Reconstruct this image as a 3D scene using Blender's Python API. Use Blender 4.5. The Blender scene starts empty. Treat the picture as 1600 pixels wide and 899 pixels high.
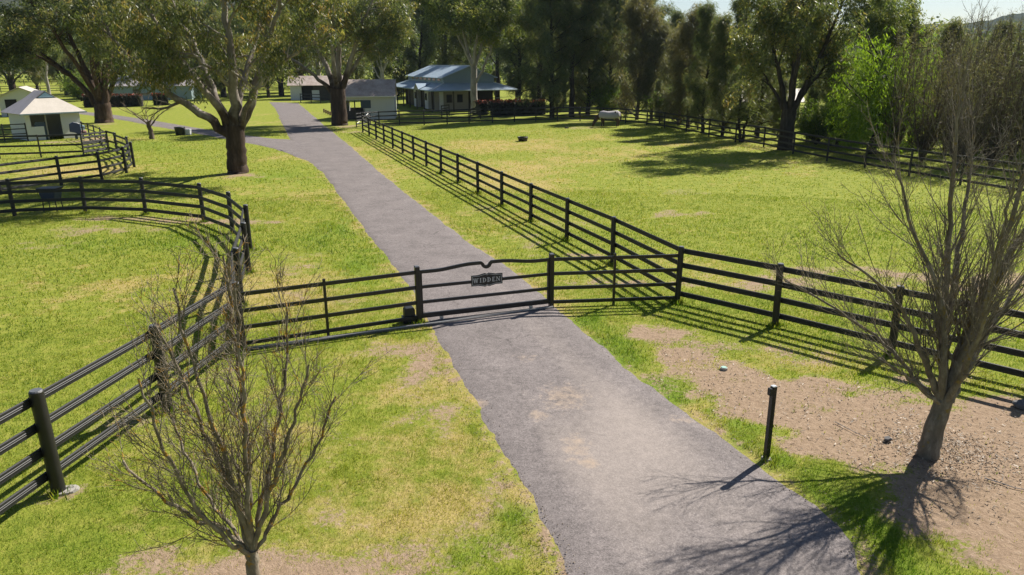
import bpy, bmesh, math, random
import numpy as np
from mathutils import Vector, Matrix, Euler

# ------------------------------------------------------------------ camera, sky, sun, exposure
SC = bpy.context.scene
COL = SC.collection
F_PX, PITCH, ROLL, CAM_H = 1150.0, math.radians(17.05), math.radians(-0.3), 6.0
cam_d = bpy.data.cameras.new('camera')
cam_d.sensor_fit = 'HORIZONTAL'; cam_d.sensor_width = 36.0
cam_d.lens = 36.0 * F_PX / 1600.0
cam_d.clip_start = 0.1; cam_d.clip_end = 9000
cam = bpy.data.objects.new('camera', cam_d); COL.objects.link(cam)
cam.matrix_world = Matrix.Translation((0, 0, CAM_H)) @ Matrix.Rotation(math.pi / 2 - PITCH, 4, 'X') @ Matrix.Rotation(ROLL, 4, 'Z')
SC.camera = cam

SUN_AZ, SUN_EL = math.radians(46.0), math.radians(45.0)     # azimuth from +Y towards +X
world = bpy.data.worlds.new('World'); SC.world = world
world.use_nodes = True
wn = world.node_tree
sky = wn.nodes.new('ShaderNodeTexSky'); sky.sky_type = 'NISHITA'; sky.sun_disc = False
sky.sun_elevation = SUN_EL; sky.sun_rotation = SUN_AZ
sky.altitude = 200; sky.air_density = 1.0; sky.dust_density = .6; sky.ozone_density = 1.3
bg = wn.nodes['Background']; bg.inputs['Strength'].default_value = 0.05
wn.links.new(sky.outputs[0], bg.inputs['Color'])
sun_d = bpy.data.lights.new('sun', 'SUN'); sun_d.energy = 5.0; sun_d.angle = math.radians(0.53); sun_d.color = (1.0, 0.94, 0.84)
sun = bpy.data.objects.new('sun', sun_d); COL.objects.link(sun)
sdir = Vector((math.sin(SUN_AZ) * math.cos(SUN_EL), math.cos(SUN_AZ) * math.cos(SUN_EL), math.sin(SUN_EL)))
sun.rotation_euler = sdir.to_track_quat('Z', 'Y').to_euler()
sun.location = (30, 30, 60)
SC.view_settings.view_transform = 'Standard'; SC.view_settings.look = 'None'
SC.view_settings.gamma = 1.0; SC.view_settings.use_curve_mapping = False
SC.view_settings.exposure = 0.90
SC.cycles.max_bounces = 6; SC.cycles.transparent_max_bounces = 6

# ------------------------------------------------------------------ photo pixel -> place on a level plane
def ray(x, y):
    dx, dy = x - 800.0, y - 449.5
    c, s = math.cos(ROLL), math.sin(ROLL)
    dx, dy = c * dx + s * dy, -s * dx + c * dy
    return Vector((dx / F_PX, math.cos(PITCH) - math.sin(PITCH) * dy / F_PX, -math.sin(PITCH) - math.cos(PITCH) * dy / F_PX))
def at(x, y, z=0.0):
    d = ray(x, y); t = (z - CAM_H) / d.z
    return Vector((d.x * t, d.y * t, z))
def at_depth(x, y, Y):
    d = ray(x, y); t = Y / d.y
    return Vector((d.x * t, Y, CAM_H + d.z * t))

# ------------------------------------------------------------------ numpy noise
def _hash(ix, iy, seed):
    h = (ix.astype(np.int64) * 374761393 + iy.astype(np.int64) * 668265263 + seed * 974634777) & 0x7fffffff
    h = ((h ^ (h >> 13)) * 1274126177) & 0x7fffffff
    return ((h ^ (h >> 16)) & 0xffff) / 65535.0
def vnoise(x, y, seed=0):
    ix, iy = np.floor(x), np.floor(y); fx, fy = x - ix, y - iy
    fx = fx * fx * (3 - 2 * fx); fy = fy * fy * (3 - 2 * fy)
    a, b = _hash(ix, iy, seed), _hash(ix + 1, iy, seed); c, d = _hash(ix, iy + 1, seed), _hash(ix + 1, iy + 1, seed)
    return (a * (1 - fx) + b * fx) * (1 - fy) + (c * (1 - fx) + d * fx) * fy
def fbm(x, y, seed=0, o=4):
    s, a, t = 0, .5, 0
    for k in range(o):
        s = s + a * vnoise(x * 2 ** k, y * 2 ** k, seed + k * 17); t += a; a *= .5
    return s / t
def sstep(a, b, x):
    t = np.clip((x - a) / (b - a), 0, 1); return t * t * (3 - 2 * t)

# ------------------------------------------------------------------ object helpers
def tag(o, label=None, cat=None, group=None, kind=None):
    if label: o['label'] = label
    if cat: o['category'] = cat
    if group: o['group'] = group
    if kind: o['kind'] = kind
    return o
def obj(name, me, mat=None, parent=None, loc=None, rot=None, scale=None):
    o = bpy.data.objects.new(name, me); COL.objects.link(o)
    if mat is not None and me is not None and not me.materials: me.materials.append(mat)
    if parent is not None: o.parent = parent
    if loc is not None: o.location = loc
    if rot is not None: o.rotation_euler = rot
    if scale is not None: o.scale = scale
    return o
def thing(name, label, cat, loc=(0, 0, 0), rz=0.0, group=None):
    o = bpy.data.objects.new(name, None); COL.objects.link(o); o.empty_display_size = .2
    o.location = loc; o.rotation_euler = (0, 0, rz)
    return tag(o, label, cat, group)
def mesh_np(name, V, F, smooth=False, attrs=None):
    """V (n,3); F (m,k) all faces same size."""
    V = np.ascontiguousarray(V, np.float32); F = np.ascontiguousarray(F, np.int32)
    me = bpy.data.meshes.new(name)
    m, k = F.shape
    me.vertices.add(len(V)); me.vertices.foreach_set('co', V.ravel())
    me.loops.add(m * k); me.loops.foreach_set('vertex_index', F.ravel())
    me.polygons.add(m); me.polygons.foreach_set('loop_start', np.arange(0, m * k, k, dtype=np.int32))
    me.polygons.foreach_set('use_smooth', np.full(m, smooth))
    for an, (dom, arr) in (attrs or {}).items():
        a = me.attributes.new(an, 'FLOAT', dom); a.data.foreach_set('value', np.ascontiguousarray(arr, np.float32))
    me.update(calc_edges=True)
    return me
class MB:
    """collects simple solids into one mesh"""
    def __init__(s): s.v = []; s.f = []
    def add(s, vs, fs):
        n = len(s.v); s.v += [tuple(v) for v in vs]; s.f += [tuple(i + n for i in f) for f in fs]; return s
    def box(s, c, d, rz=0.0):
        cx, cy, cz = c; hx, hy, hz = d[0] / 2, d[1] / 2, d[2] / 2
        R = Matrix.Rotation(rz, 3, 'Z'); vs = []
        for z in (-hz, hz):
            for x, y in ((-hx, -hy), (hx, -hy), (hx, hy), (-hx, hy)):
                p = R @ Vector((x, y, z)); vs.append((cx + p.x, cy + p.y, cz + p.z))
        return s.add(vs, [(3, 2, 1, 0), (4, 5, 6, 7), (0, 1, 5, 4), (1, 2, 6, 5), (2, 3, 7, 6), (3, 0, 4, 7)])
    def prism(s, poly, a, b, axis='y'):
        """poly in (x,z) extruded along y from a to b"""
        n = len(poly)
        vs = [(p[0], a, p[1]) for p in poly] + [(p[0], b, p[1]) for p in poly]
        if axis == 'x': vs = [(v[1], v[0], v[2]) for v in vs]
        if axis == 'z': vs = [(v[0], v[2], v[1]) for v in vs]
        fs = [tuple(range(n)), tuple(range(2 * n - 1, n - 1, -1))] + [(i, i + n, (i + 1) % n + n, (i + 1) % n) for i in range(n)]
        return s.add(vs, fs)
    def tube(s, pts, rad, n=8, cap=True):
        pts = [Vector(p) for p in pts]
        if not hasattr(rad, '__len__'): rad = [rad] * len(pts)
        rings = []
        u = None
        for i, p in enumerate(pts):
            t = (pts[min(i + 1, len(pts) - 1)] - pts[max(i - 1, 0)]).normalized()
            if u is None: u = t.orthogonal().normalized()
            else:
                u = (u - t * u.dot(t)).normalized()
            w = t.cross(u)
            rings.append([p + (u * math.cos(a) + w * math.sin(a)) * rad[i] for a in [2 * math.pi * k / n for k in range(n)]])
        vs = [v for r in rings for v in r]; fs = []
        for i in range(len(pts) - 1):
            for k in range(n):
                fs.append((i * n + k, i * n + (k + 1) % n, (i + 1) * n + (k + 1) % n, (i + 1) * n + k))
        if cap: fs += [tuple(range(n - 1, -1, -1)), tuple(range((len(pts) - 1) * n, len(pts) * n))]
        return s.add(vs, fs)
    def mesh(s, name, smooth=False, bevel=0):
        me = bpy.data.meshes.new(name); me.from_pydata(s.v, [], s.f)
        bm = bmesh.new(); bm.from_mesh(me)
        bmesh.ops.recalc_face_normals(bm, faces=bm.faces)
        if bevel: bmesh.ops.bevel(bm, geom=bm.edges[:], offset=bevel, segments=1, affect='EDGES')
        bm.to_mesh(me); bm.free()
        if smooth:
            for p in me.polygons: p.use_smooth = True
        me.update(); return me
    def obj(s, name, mat, parent=None, smooth=False, bevel=0, **k):
        return obj(name, s.mesh(name, smooth, bevel), mat, parent, **k)

# ------------------------------------------------------------------ materials
def newmat(name):
    m = bpy.data.materials.new(name); m.use_nodes = True
    nt = m.node_tree; b = nt.nodes['Principled BSDF']
    return m, nt, b
def N(nt, t, **kw):
    n = nt.nodes.new(t)
    for k, v in kw.items():
        if k.startswith('_'): setattr(n, k[1:], v)
        else: n.inputs[k.replace('0', '')].default_value = v
    return n
def noise(nt, scale, detail=4, rough=.6, vec=None):
    n = nt.nodes.new('ShaderNodeTexNoise'); n.inputs['Scale'].default_value = scale
    n.inputs['Detail'].default_value = detail; n.inputs['Roughness'].default_value = rough
    if vec is not None: nt.links.new(vec, n.inputs['Vector'])
    return n.outputs['Fac']
def ramp(nt, fac, stops):
    r = nt.nodes.new('ShaderNodeValToRGB'); e = r.color_ramp.elements
    while len(e) < len(stops): e.new(.5)
    for k, (p, c) in enumerate(stops):
        e[k].position = p; e[k].color = (c[0], c[1], c[2], 1) if hasattr(c, '__len__') else (c, c, c, 1)
    nt.links.new(fac, r.inputs[0]); return r.outputs[0]
def mix(nt, fac, a, b, typ='MIX'):
    m = nt.nodes.new('ShaderNodeMix'); m.data_type = 'RGBA'; m.blend_type = typ
    for sock, v in ((m.inputs[0], fac), (m.inputs[6], a), (m.inputs[7], b)):
        if hasattr(v, 'is_linked') or hasattr(v, 'links'): nt.links.new(v, sock)
        elif hasattr(v, '__len__'): sock.default_value = (v[0], v[1], v[2], 1)
        else: sock.default_value = v
    return m.outputs[2]
def math_(nt, op, a, b=None, clamp=False):
    m = nt.nodes.new('ShaderNodeMath'); m.operation = op; m.use_clamp = clamp
    for sock, v in ((m.inputs[0], a), (m.inputs[1], b)):
        if v is None: continue
        if hasattr(v, 'links'): nt.links.new(v, sock)
        else: sock.default_value = v
    return m.outputs[0]
def attr(nt, name):
    a = nt.nodes.new('ShaderNodeAttribute'); a.attribute_name = name; return a.outputs['Fac']
def bump(nt, b, h, strength=.4, dist=.02):
    n = nt.nodes.new('ShaderNodeBump'); n.inputs['Strength'].default_value = strength; n.inputs['Distance'].default_value = dist
    nt.links.new(h, n.inputs['Height']); nt.links.new(n.outputs[0], b.inputs['Normal'])
def objco(nt):
    return nt.nodes.new('ShaderNodeTexCoord').outputs['Object']
def geopos(nt):
    return nt.nodes.new('ShaderNodeNewGeometry').outputs['Position']

def simple(name, col, rough=.6, var=.25, scale=6, bumpv=0, metal=0, spec=.5):
    m, nt, b = newmat(name); pos = geopos(nt)
    f = noise(nt, scale, 5, .6, pos)
    c = mix(nt, f, tuple(x * (1 - var) for x in col), tuple(min(1, x * (1 + var)) for x in col))
    nt.links.new(c, b.inputs['Base Color'])
    b.inputs['Roughness'].default_value = rough; b.inputs['Metallic'].default_value = metal
    b.inputs['Specular IOR Level'].default_value = spec
    if bumpv: bump(nt, b, f, bumpv)
    return m
M = {}
M['black_steel'] = simple('black_steel', (.012, .012, .014), .34, .35, 9, .03, 0, .5)
M['black_rail'] = simple('black_rail', (.013, .013, .015), .55, .4, 5, .05)
M['black_post'] = simple('black_post', (.014, .013, .013), .5, .5, 8, .15)
M['post_cap'] = simple('post_cap', (.10, .105, .115), .4, .3, 20)
M['concrete'] = simple('concrete', (.27, .255, .23), .85, .25, 12, .2)
M['steel_track'] = simple('steel_track', (.55, .55, .55), .35, .1, 20, 0, .6)
M['white_wall'] = simple('white_wall', (.55, .56, .58), .6, .06, 2)
M['cream_wall'] = simple('cream_wall', (.26, .245, .22), .65, .06, 2)
M['grey_wall'] = simple('grey_wall', (.22, .29, .33), .6, .06, 2)
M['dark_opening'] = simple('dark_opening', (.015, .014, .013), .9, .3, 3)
M['navy_panel'] = simple('navy_panel', (.035, .06, .10), .55, .15, 3)
M['dark_timber'] = simple('dark_timber', (.045, .036, .030), .7, .35, 7)
M['brown_post'] = simple('brown_post', (.16, .10, .06), .75, .3, 7)
M['plastic_black'] = simple('plastic_black', (.012, .013, .015), .45, .2, 5)
M['plastic_blue'] = simple('plastic_blue', (.02, .035, .08), .45, .2, 5)
M['pale_blue'] = simple('pale_blue', (.30, .45, .60), .7, .1, 8)
M['pink_cloth'] = simple('pink_cloth', (.55, .30, .34), .8, .12, 8)
M['glass'] = simple('glass', (.02, .025, .03), .12, .1, 3)
M['letter_grey'] = simple('letter_grey', (.55, .55, .55), .5, .04, 10)
M['silver'] = simple('silver', (.6, .62, .64), .35, .05, 10, 0, .4)
M['rock'] = simple('rock', (.10, .095, .095), .85, .4, 14, .5)
M['green_lid'] = simple('green_lid', (.25, .42, .36), .5, .1, 8)
M['horse_hide'] = simple('horse_hide', (.045, .022, .012), .6, .25, 4)
M['horse_rug'] = simple('horse_rug', (.36, .335, .35), .85, .10, 4)
M['rust_dark'] = simple('rust_dark', (.02, .014, .012), .8, .3, 4)

def roof_mat(name, c0, c1, rough=.45, period=.2, metal=0.0):
    """ribbed metal sheet: ribs run up the slope (local coordinates: u across the sheet in attribute space)"""
    m, nt, b = newmat(name); pos = objco(nt)
    f = noise(nt, .9, 6, .7, pos); f2 = noise(nt, 9, 4, .6, pos)
    ff = math_(nt, 'ADD', math_(nt, 'MULTIPLY', f, .7), math_(nt, 'MULTIPLY', f2, .3))
    nt.links.new(ramp(nt, ff, [(.35, c0), (.65, c1)]), b.inputs['Base Color'])
    b.inputs['Roughness'].default_value = rough; b.inputs['Metallic'].default_value = metal
    bump(nt, b, f2, .08)
    return m
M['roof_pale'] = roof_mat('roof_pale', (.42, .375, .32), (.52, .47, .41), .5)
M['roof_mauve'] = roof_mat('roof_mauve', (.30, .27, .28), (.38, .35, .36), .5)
M['roof_blue'] = roof_mat('roof_blue', (.26, .34, .42), (.35, .42, .50), .38)
M['roof_rusty'] = roof_mat('roof_rusty', (.24, .175, .14), (.50, .43, .39), .6)

# --- ground: short pasture, dry patches and bare earth (per-vertex masks say where the earth is bare)
m, nt, b = newmat('pasture'); pos = geopos(nt)
n1 = noise(nt, .35, 5, .6, pos); n2 = noise(nt, 2.6, 6, .7, pos); n3 = noise(nt, 28, 4, .75, pos); n4 = noise(nt, 9, 5, .7, pos)
green = ramp(nt, n2, [(.28, (0.126, 0.170, 0.021)), (.5, (0.209, 0.239, 0.034)), (.72, (0.302, 0.294, 0.063))])
dry = ramp(nt, n4, [(.3, (.30, .235, .075)), (.7, (.43, .325, .150))])
lush = ramp(nt, n4, [(.3, (0.095, 0.170, 0.013)), (.7, (0.176, 0.242, 0.025))])
dmask = math_(nt, 'ADD', attr(nt, 'dry'), math_(nt, 'MULTIPLY', math_(nt, 'SUBTRACT', n2, .5), 1.4))
g = mix(nt, ramp(nt, dmask, [(.30, 0.0), (.75, .85)]), green, dry)
g = mix(nt, ramp(nt, math_(nt, 'ADD', attr(nt, 'lush'), math_(nt, 'MULTIPLY', math_(nt, 'SUBTRACT', n4, .5), .8)), [(.3, 0.0), (.8, .9)]), g, lush)
g = mix(nt, .55, g, ramp(nt, n3, [(.25, .55), (.5, .97), (.8, 1.0)]), 'MULTIPLY')
earth = ramp(nt, math_(nt, 'ADD', math_(nt, 'MULTIPLY', n4, .6), math_(nt, 'MULTIPLY', n3, .4)), [(.3, (0.182, 0.126, 0.082)), (.55, (0.303, 0.220, 0.152)), (.75, (0.408, 0.316, 0.233))])
emask = math_(nt, 'ADD', attr(nt, 'dirt'), math_(nt, 'ADD', math_(nt, 'MULTIPLY', math_(nt, 'SUBTRACT', n4, .5), 1.0), math_(nt, 'MULTIPLY', math_(nt, 'SUBTRACT', n3, .5), .9)))
col = mix(nt, ramp(nt, emask, [(.40, 0.0), (.62, 1.0)]), g, earth)
nt.links.new(col, b.inputs['Base Color']); b.inputs['Roughness'].default_value = .95; b.inputs['Specular IOR Level'].default_value = .1
bump(nt, b, math_(nt, 'ADD', n3, n4), .7, .04)
M['pasture'] = m

# --- asphalt with pale dust worn into it
m, nt, b = newmat('asphalt'); pos = geopos(nt)
a1 = noise(nt, 48, 4, .85, pos); a2 = noise(nt, 1.1, 5, .65, pos); a3 = noise(nt, 6, 5, .7, pos)
base = ramp(nt, a1, [(.30, (0.105, 0.090, 0.089)), (.5, (0.215, 0.187, 0.183)), (.70, (0.370, 0.329, 0.317))])
base = mix(nt, .9, base, ramp(nt, noise(nt, 15, 3, .8, pos), [(.30, .62), (.5, .95), (.7, 1.0)]), 'MULTIPLY')
vo = nt.nodes.new('ShaderNodeTexVoronoi'); vo.feature = 'DISTANCE_TO_EDGE'; vo.inputs['Scale'].default_value = .42
wv = nt.nodes.new('ShaderNodeVectorMath'); wv.operation = 'MULTIPLY_ADD'; nz = nt.nodes.new('ShaderNodeTexNoise'); nz.inputs['Scale'].default_value = 1.6; nz.inputs['Detail'].default_value = 5
nt.links.new(pos, nz.inputs['Vector']); nt.links.new(nz.outputs['Color'], wv.inputs[0]); wv.inputs[1].default_value = (.9, .9, .9); nt.links.new(pos, wv.inputs[2]); nt.links.new(wv.outputs[0], vo.inputs['Vector'])
crk = math_(nt, 'MULTIPLY', ramp(nt, vo.outputs['Distance'], [(.0, 1.0), (.014, 0.0)]), ramp(nt, noise(nt, .5, 3, .5, pos), [(.5, 0.0), (.62, .6)]))
base = mix(nt, crk, base, (.05, .043, .042))
base = mix(nt, .9, base, ramp(nt, a2, [(.3, .66), (.7, 1.0)]), 'MULTIPLY')
base = mix(nt, .8, base, ramp(nt, a3, [(.32, .70), (.62, 1.0)]), 'MULTIPLY')
dust = ramp(nt, a1, [(.25, (.21, .18, .16)), (.7, (.36, .31, .28))])
tan = ramp(nt, a3, [(.3, (.28, .21, .15)), (.7, (.38, .29, .21))])
du = math_(nt, 'ADD', attr(nt, 'dust'), math_(nt, 'MULTIPLY', math_(nt, 'SUBTRACT', a3, .5), .55))
c = mix(nt, ramp(nt, du, [(.25, 0.0), (.95, .8)]), base, dust)
ta = math_(nt, 'ADD', attr(nt, 'tan'), math_(nt, 'MULTIPLY', math_(nt, 'SUBTRACT', a3, .5), .9))
c = mix(nt, ramp(nt, ta, [(.45, 0.0), (.85, .85)]), c, tan)
nt.links.new(c, b.inputs['Base Color']); b.inputs['Roughness'].default_value = .85; b.inputs['Specular IOR Level'].default_value = .25
bump(nt, b, a1, .35, .01)
M['asphalt'] = m

def leaf_mat(name, stops, trans=.35, rough=.55, tscale=1.6):
    """leaf: per-leaf shade value picks the colour, light also passes through"""
    m = bpy.data.materials.new(name); m.use_nodes = True; nt = m.node_tree
    for n in list(nt.nodes): nt.nodes.remove(n)
    out = nt.nodes.new('ShaderNodeOutputMaterial')
    col = ramp(nt, attr(nt, 'shade'), stops)
    oi = nt.nodes.new('ShaderNodeObjectInfo')
    col = mix(nt, .55, col, ramp(nt, oi.outputs['Random'], [(0, (.72, .78, .75)), (.5, (1, 1, .95)), (1, (1.0, .88, .72))]), 'MULTIPLY')
    p = nt.nodes.new('ShaderNodeBsdfPrincipled'); nt.links.new(col, p.inputs['Base Color'])
    p.inputs['Roughness'].default_value = rough; p.inputs['Specular IOR Level'].default_value = .35
    t = nt.nodes.new('ShaderNodeBsdfTranslucent')
    tc = mix(nt, 1.0, col, (tscale, tscale * 1.02, tscale * .6), 'MULTIPLY'); nt.links.new(tc, t.inputs['Color'])
    mx = nt.nodes.new('ShaderNodeMixShader'); mx.inputs[0].default_value = trans
    nt.links.new(p.outputs[0], mx.inputs[1]); nt.links.new(t.outputs[0], mx.inputs[2]); nt.links.new(mx.outputs[0], out.inputs['Surface'])
    return m
M['euc_leaf'] = leaf_mat('euc_leaf', [(0, (0.050, 0.076, 0.034)), (.45, (0.111, 0.134, 0.048)), (.8, (0.222, 0.207, 0.065)), (1, (0.333, 0.232, 0.092))], .42, .42)
M['gum_leaf'] = leaf_mat('gum_leaf', [(0, (0.083, 0.120, 0.035)), (.5, (0.174, 0.211, 0.059)), (1, (0.351, 0.324, 0.099))], .35)
M['oak_needle'] = leaf_mat('oak_needle', [(0, (0.062, 0.092, 0.039)), (.5, (0.131, 0.156, 0.063)), (.85, (0.225, 0.198, 0.086)), (1, (0.312, 0.218, 0.103))], .42)
M['brown_needle'] = leaf_mat('brown_needle', [(0, (.070, .082, .044)), (.5, (.130, .130, .072)), (1, (.22, .185, .105))], .45)
M['willow_leaf'] = leaf_mat('willow_leaf', [(0, (.10, .17, .015)), (.5, (.17, .26, .022)), (1, (.26, .33, .04))], .5)
M['shrub_leaf'] = leaf_mat('shrub_leaf', [(0, (.06, .11, .015)), (.5, (.11, .17, .025)), (1, (.20, .22, .04))], .45)
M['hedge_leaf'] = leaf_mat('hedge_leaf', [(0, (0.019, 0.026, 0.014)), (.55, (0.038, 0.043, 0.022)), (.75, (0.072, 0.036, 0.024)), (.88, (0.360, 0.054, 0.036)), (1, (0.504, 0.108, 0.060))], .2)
M['grass_blade'] = leaf_mat('grass_blade', [(0, (0.084, 0.168, 0.011)), (.25, (0.167, 0.224, 0.022)), (.45, (0.256, 0.273, 0.034)), (.7, (0.381, 0.342, 0.077)), (1, (0.521, 0.428, 0.198))], .4, .6, 1.5)
M['straw_chip'] = leaf_mat('straw_chip', [(0, (.09, .06, .04)), (.5, (.20, .145, .10)), (1, (.36, .29, .22))], .0)

def bark(name, c0, c1, c2, scale=3, stretch=.25, spots=None):
    m, nt, b = newmat(name)
    mp = nt.nodes.new('ShaderNodeMapping'); mp.inputs['Scale'].default_value = (1, 1, stretch)
    nt.links.new(objco(nt), mp.inputs['Vector'])
    f = noise(nt, scale, 6, .7, mp.outputs[0])
    c = ramp(nt, f, [(.3, c0), (.5, c1), (.72, c2)])
    if spots:
        s = noise(nt, 7, 4, .6, objco(nt)); c = mix(nt, ramp(nt, s, [(spots[1], 0.0), (spots[1] + .06, 1.0)]), c, spots[0])
    nt.links.new(c, b.inputs['Base Color']); b.inputs['Roughness'].default_value = .85; b.inputs['Specular IOR Level'].default_value = .2
    bump(nt, b, f, .6, .03); return m
def gum_bark(name, h0, h1):
    m = bark(name, (.10, .078, .062), (.22, .19, .162), (.37, .342, .305), 1.3, .5); nt = m.node_tree; b = nt.nodes['Principled BSDF']
    pale = b.inputs['Base Color'].links[0].from_socket
    tc = objco(nt); mp = nt.nodes.new('ShaderNodeMapping'); mp.inputs['Scale'].default_value = (1, 1, .2); nt.links.new(tc, mp.inputs['Vector'])
    dark = ramp(nt, noise(nt, 5, 6, .7, mp.outputs[0]), [(.3, (.022, .015, .011)), (.55, (.060, .040, .028)), (.75, (.12, .085, .065))])
    sp = nt.nodes.new('ShaderNodeSeparateXYZ'); nt.links.new(tc, sp.inputs[0])
    hn = math_(nt, 'ADD', sp.outputs[2], math_(nt, 'MULTIPLY', math_(nt, 'SUBTRACT', noise(nt, .9, 4, .6, tc), .5), 5.0))
    mr = nt.nodes.new('ShaderNodeMapRange'); mr.inputs['From Min'].default_value = h0; mr.inputs['From Max'].default_value = h1; nt.links.new(hn, mr.inputs['Value'])
    nt.links.new(mix(nt, mr.outputs[0], dark, pale), b.inputs['Base Color']); return m
M['bark_gum'] = gum_bark('bark_gum', 3.0, 4.2); M['bark_gum_tall'] = gum_bark('bark_gum_tall', 4.0, 5.5)
M['bark_dark'] = bark('bark_dark', (.030, .020, .014), (.070, .045, .030), (.13, .09, .065), 4)
M['bark_pale'] = bark('bark_pale', (.18, .155, .13), (.34, .31, .28), (.50, .47, .43), 1.6, .35)
M['bark_mixed'] = bark('bark_mixed', (.10, .07, .05), (.28, .235, .20), (.52, .49, .45), 1.3, .5)
M['bark_bare'] = bark('bark_bare', (.095, .078, .055), (.19, .158, .118), (.34, .295, .23), 9, .4, ((.36, .20, .03), .57))
M['bark_bare_grey'] = bark('bark_bare_grey', (.090, .077, .058), (.170, .146, .112), (.30, .265, .215), 9, .4, ((.22, .16, .05), .60))
M['bark_oak'] = bark('bark_oak', (.022, .018, .015), (.045, .036, .03), (.09, .075, .06), 5)
M['bark_twig'] = bark('bark_twig', (.06, .045, .035), (.12, .09, .07), (.20, .16, .13), 5)

# ------------------------------------------------------------------ ground, road
ROAD_L = [(890, 935), (884, 899), (868, 860), (842, 812), (803, 752), (764, 685), (733, 622), (704, 572), (684, 535), (667, 508), (642, 458), (614, 420), (590, 388), (560, 350), (532, 311), (516, 286), (500, 268), (482, 253.5), (470, 240), (460, 228), (449, 213), (441, 196), (433, 181), (426, 168), (418, 160)]
ROAD_R = [(1372, 935), (1365, 899), (1343, 850), (1312, 812), (1272, 776), (1229, 750), (1184, 715), (1116, 668), (1063, 634), (1010, 592), (980, 570), (925, 524), (884, 488), (838, 448), (790, 412), (735, 378), (690, 343), (645, 308), (604, 276), (574, 250), (549, 228), (526, 210), (504, 192), (484, 174), (468, 161)]
BR_U = [(505, 226), (452, 216), (420, 215), (380, 210), (345, 205.5), (322, 201.5), (294, 197), (247, 189), (210, 183.5), (173, 178.3), (129, 174), (60, 168), (-60, 160)]
BR_D = [(540, 275), (482, 254), (452, 240.5), (420, 230.5), (385, 224), (337, 214.5), (279, 204.5), (240, 198), (208, 191), (182, 186.5), (129, 179.5), (60, 172.5), (-60, 163.5)]
def resample(px, n, wob, seed, power=1.0):
    P = np.array([at(*p)[:2] for p in px]); d = np.r_[0, np.cumsum(np.linalg.norm(np.diff(P, axis=0), axis=1))]
    t = (np.linspace(0, 1, n) ** power) * d[-1]
    for _ in range(1): Q = np.stack([np.interp(t, d, P[:, 0]), np.interp(t, d, P[:, 1])], 1)
    k = np.array([.25, .5, .25])
    for _ in range(6): Q[1:-1] = (Q[:-2] + 2 * Q[1:-1] + Q[2:]) / 4
    tn = np.gradient(Q, axis=0); tn /= np.linalg.norm(tn, axis=1)[:, None] + 1e-9
    nr = np.stack([-tn[:, 1], tn[:, 0]], 1)
    w = (fbm(Q[:, 0] * 1.3 + 40, Q[:, 1] * 1.3, seed, 4) - .5) * wob * 2 + (fbm(Q[:, 0] * 6, Q[:, 1] * 6 + 9, seed + 5, 2) - .5) * wob * .9
    return Q + nr * w[:, None]
NR = 700
rl, rr = resample(ROAD_L, NR, .085, 3, 2.0), resample(ROAD_R, NR, .07, 8, 2.0)
bu, bd = resample(BR_U, 160, .1, 12), resample(BR_D, 160, .1, 19)
def pip(x, y, poly):
    ins = np.zeros(len(x), bool); n = len(poly)
    for i in range(n):
        x1, y1 = poly[i]; x2, y2 = poly[(i + 1) % n]
        if y1 == y2: continue
        c = ((y1 > y) != (y2 > y)) & (x < (x2 - x1) * (y - y1) / (y2 - y1) + x1); ins ^= c
    return ins
road_poly = np.vstack([rl[::5], rr[::-1][::5]]); br_poly = np.vstack([bu[::3], bd[::-1][::3]])

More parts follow.
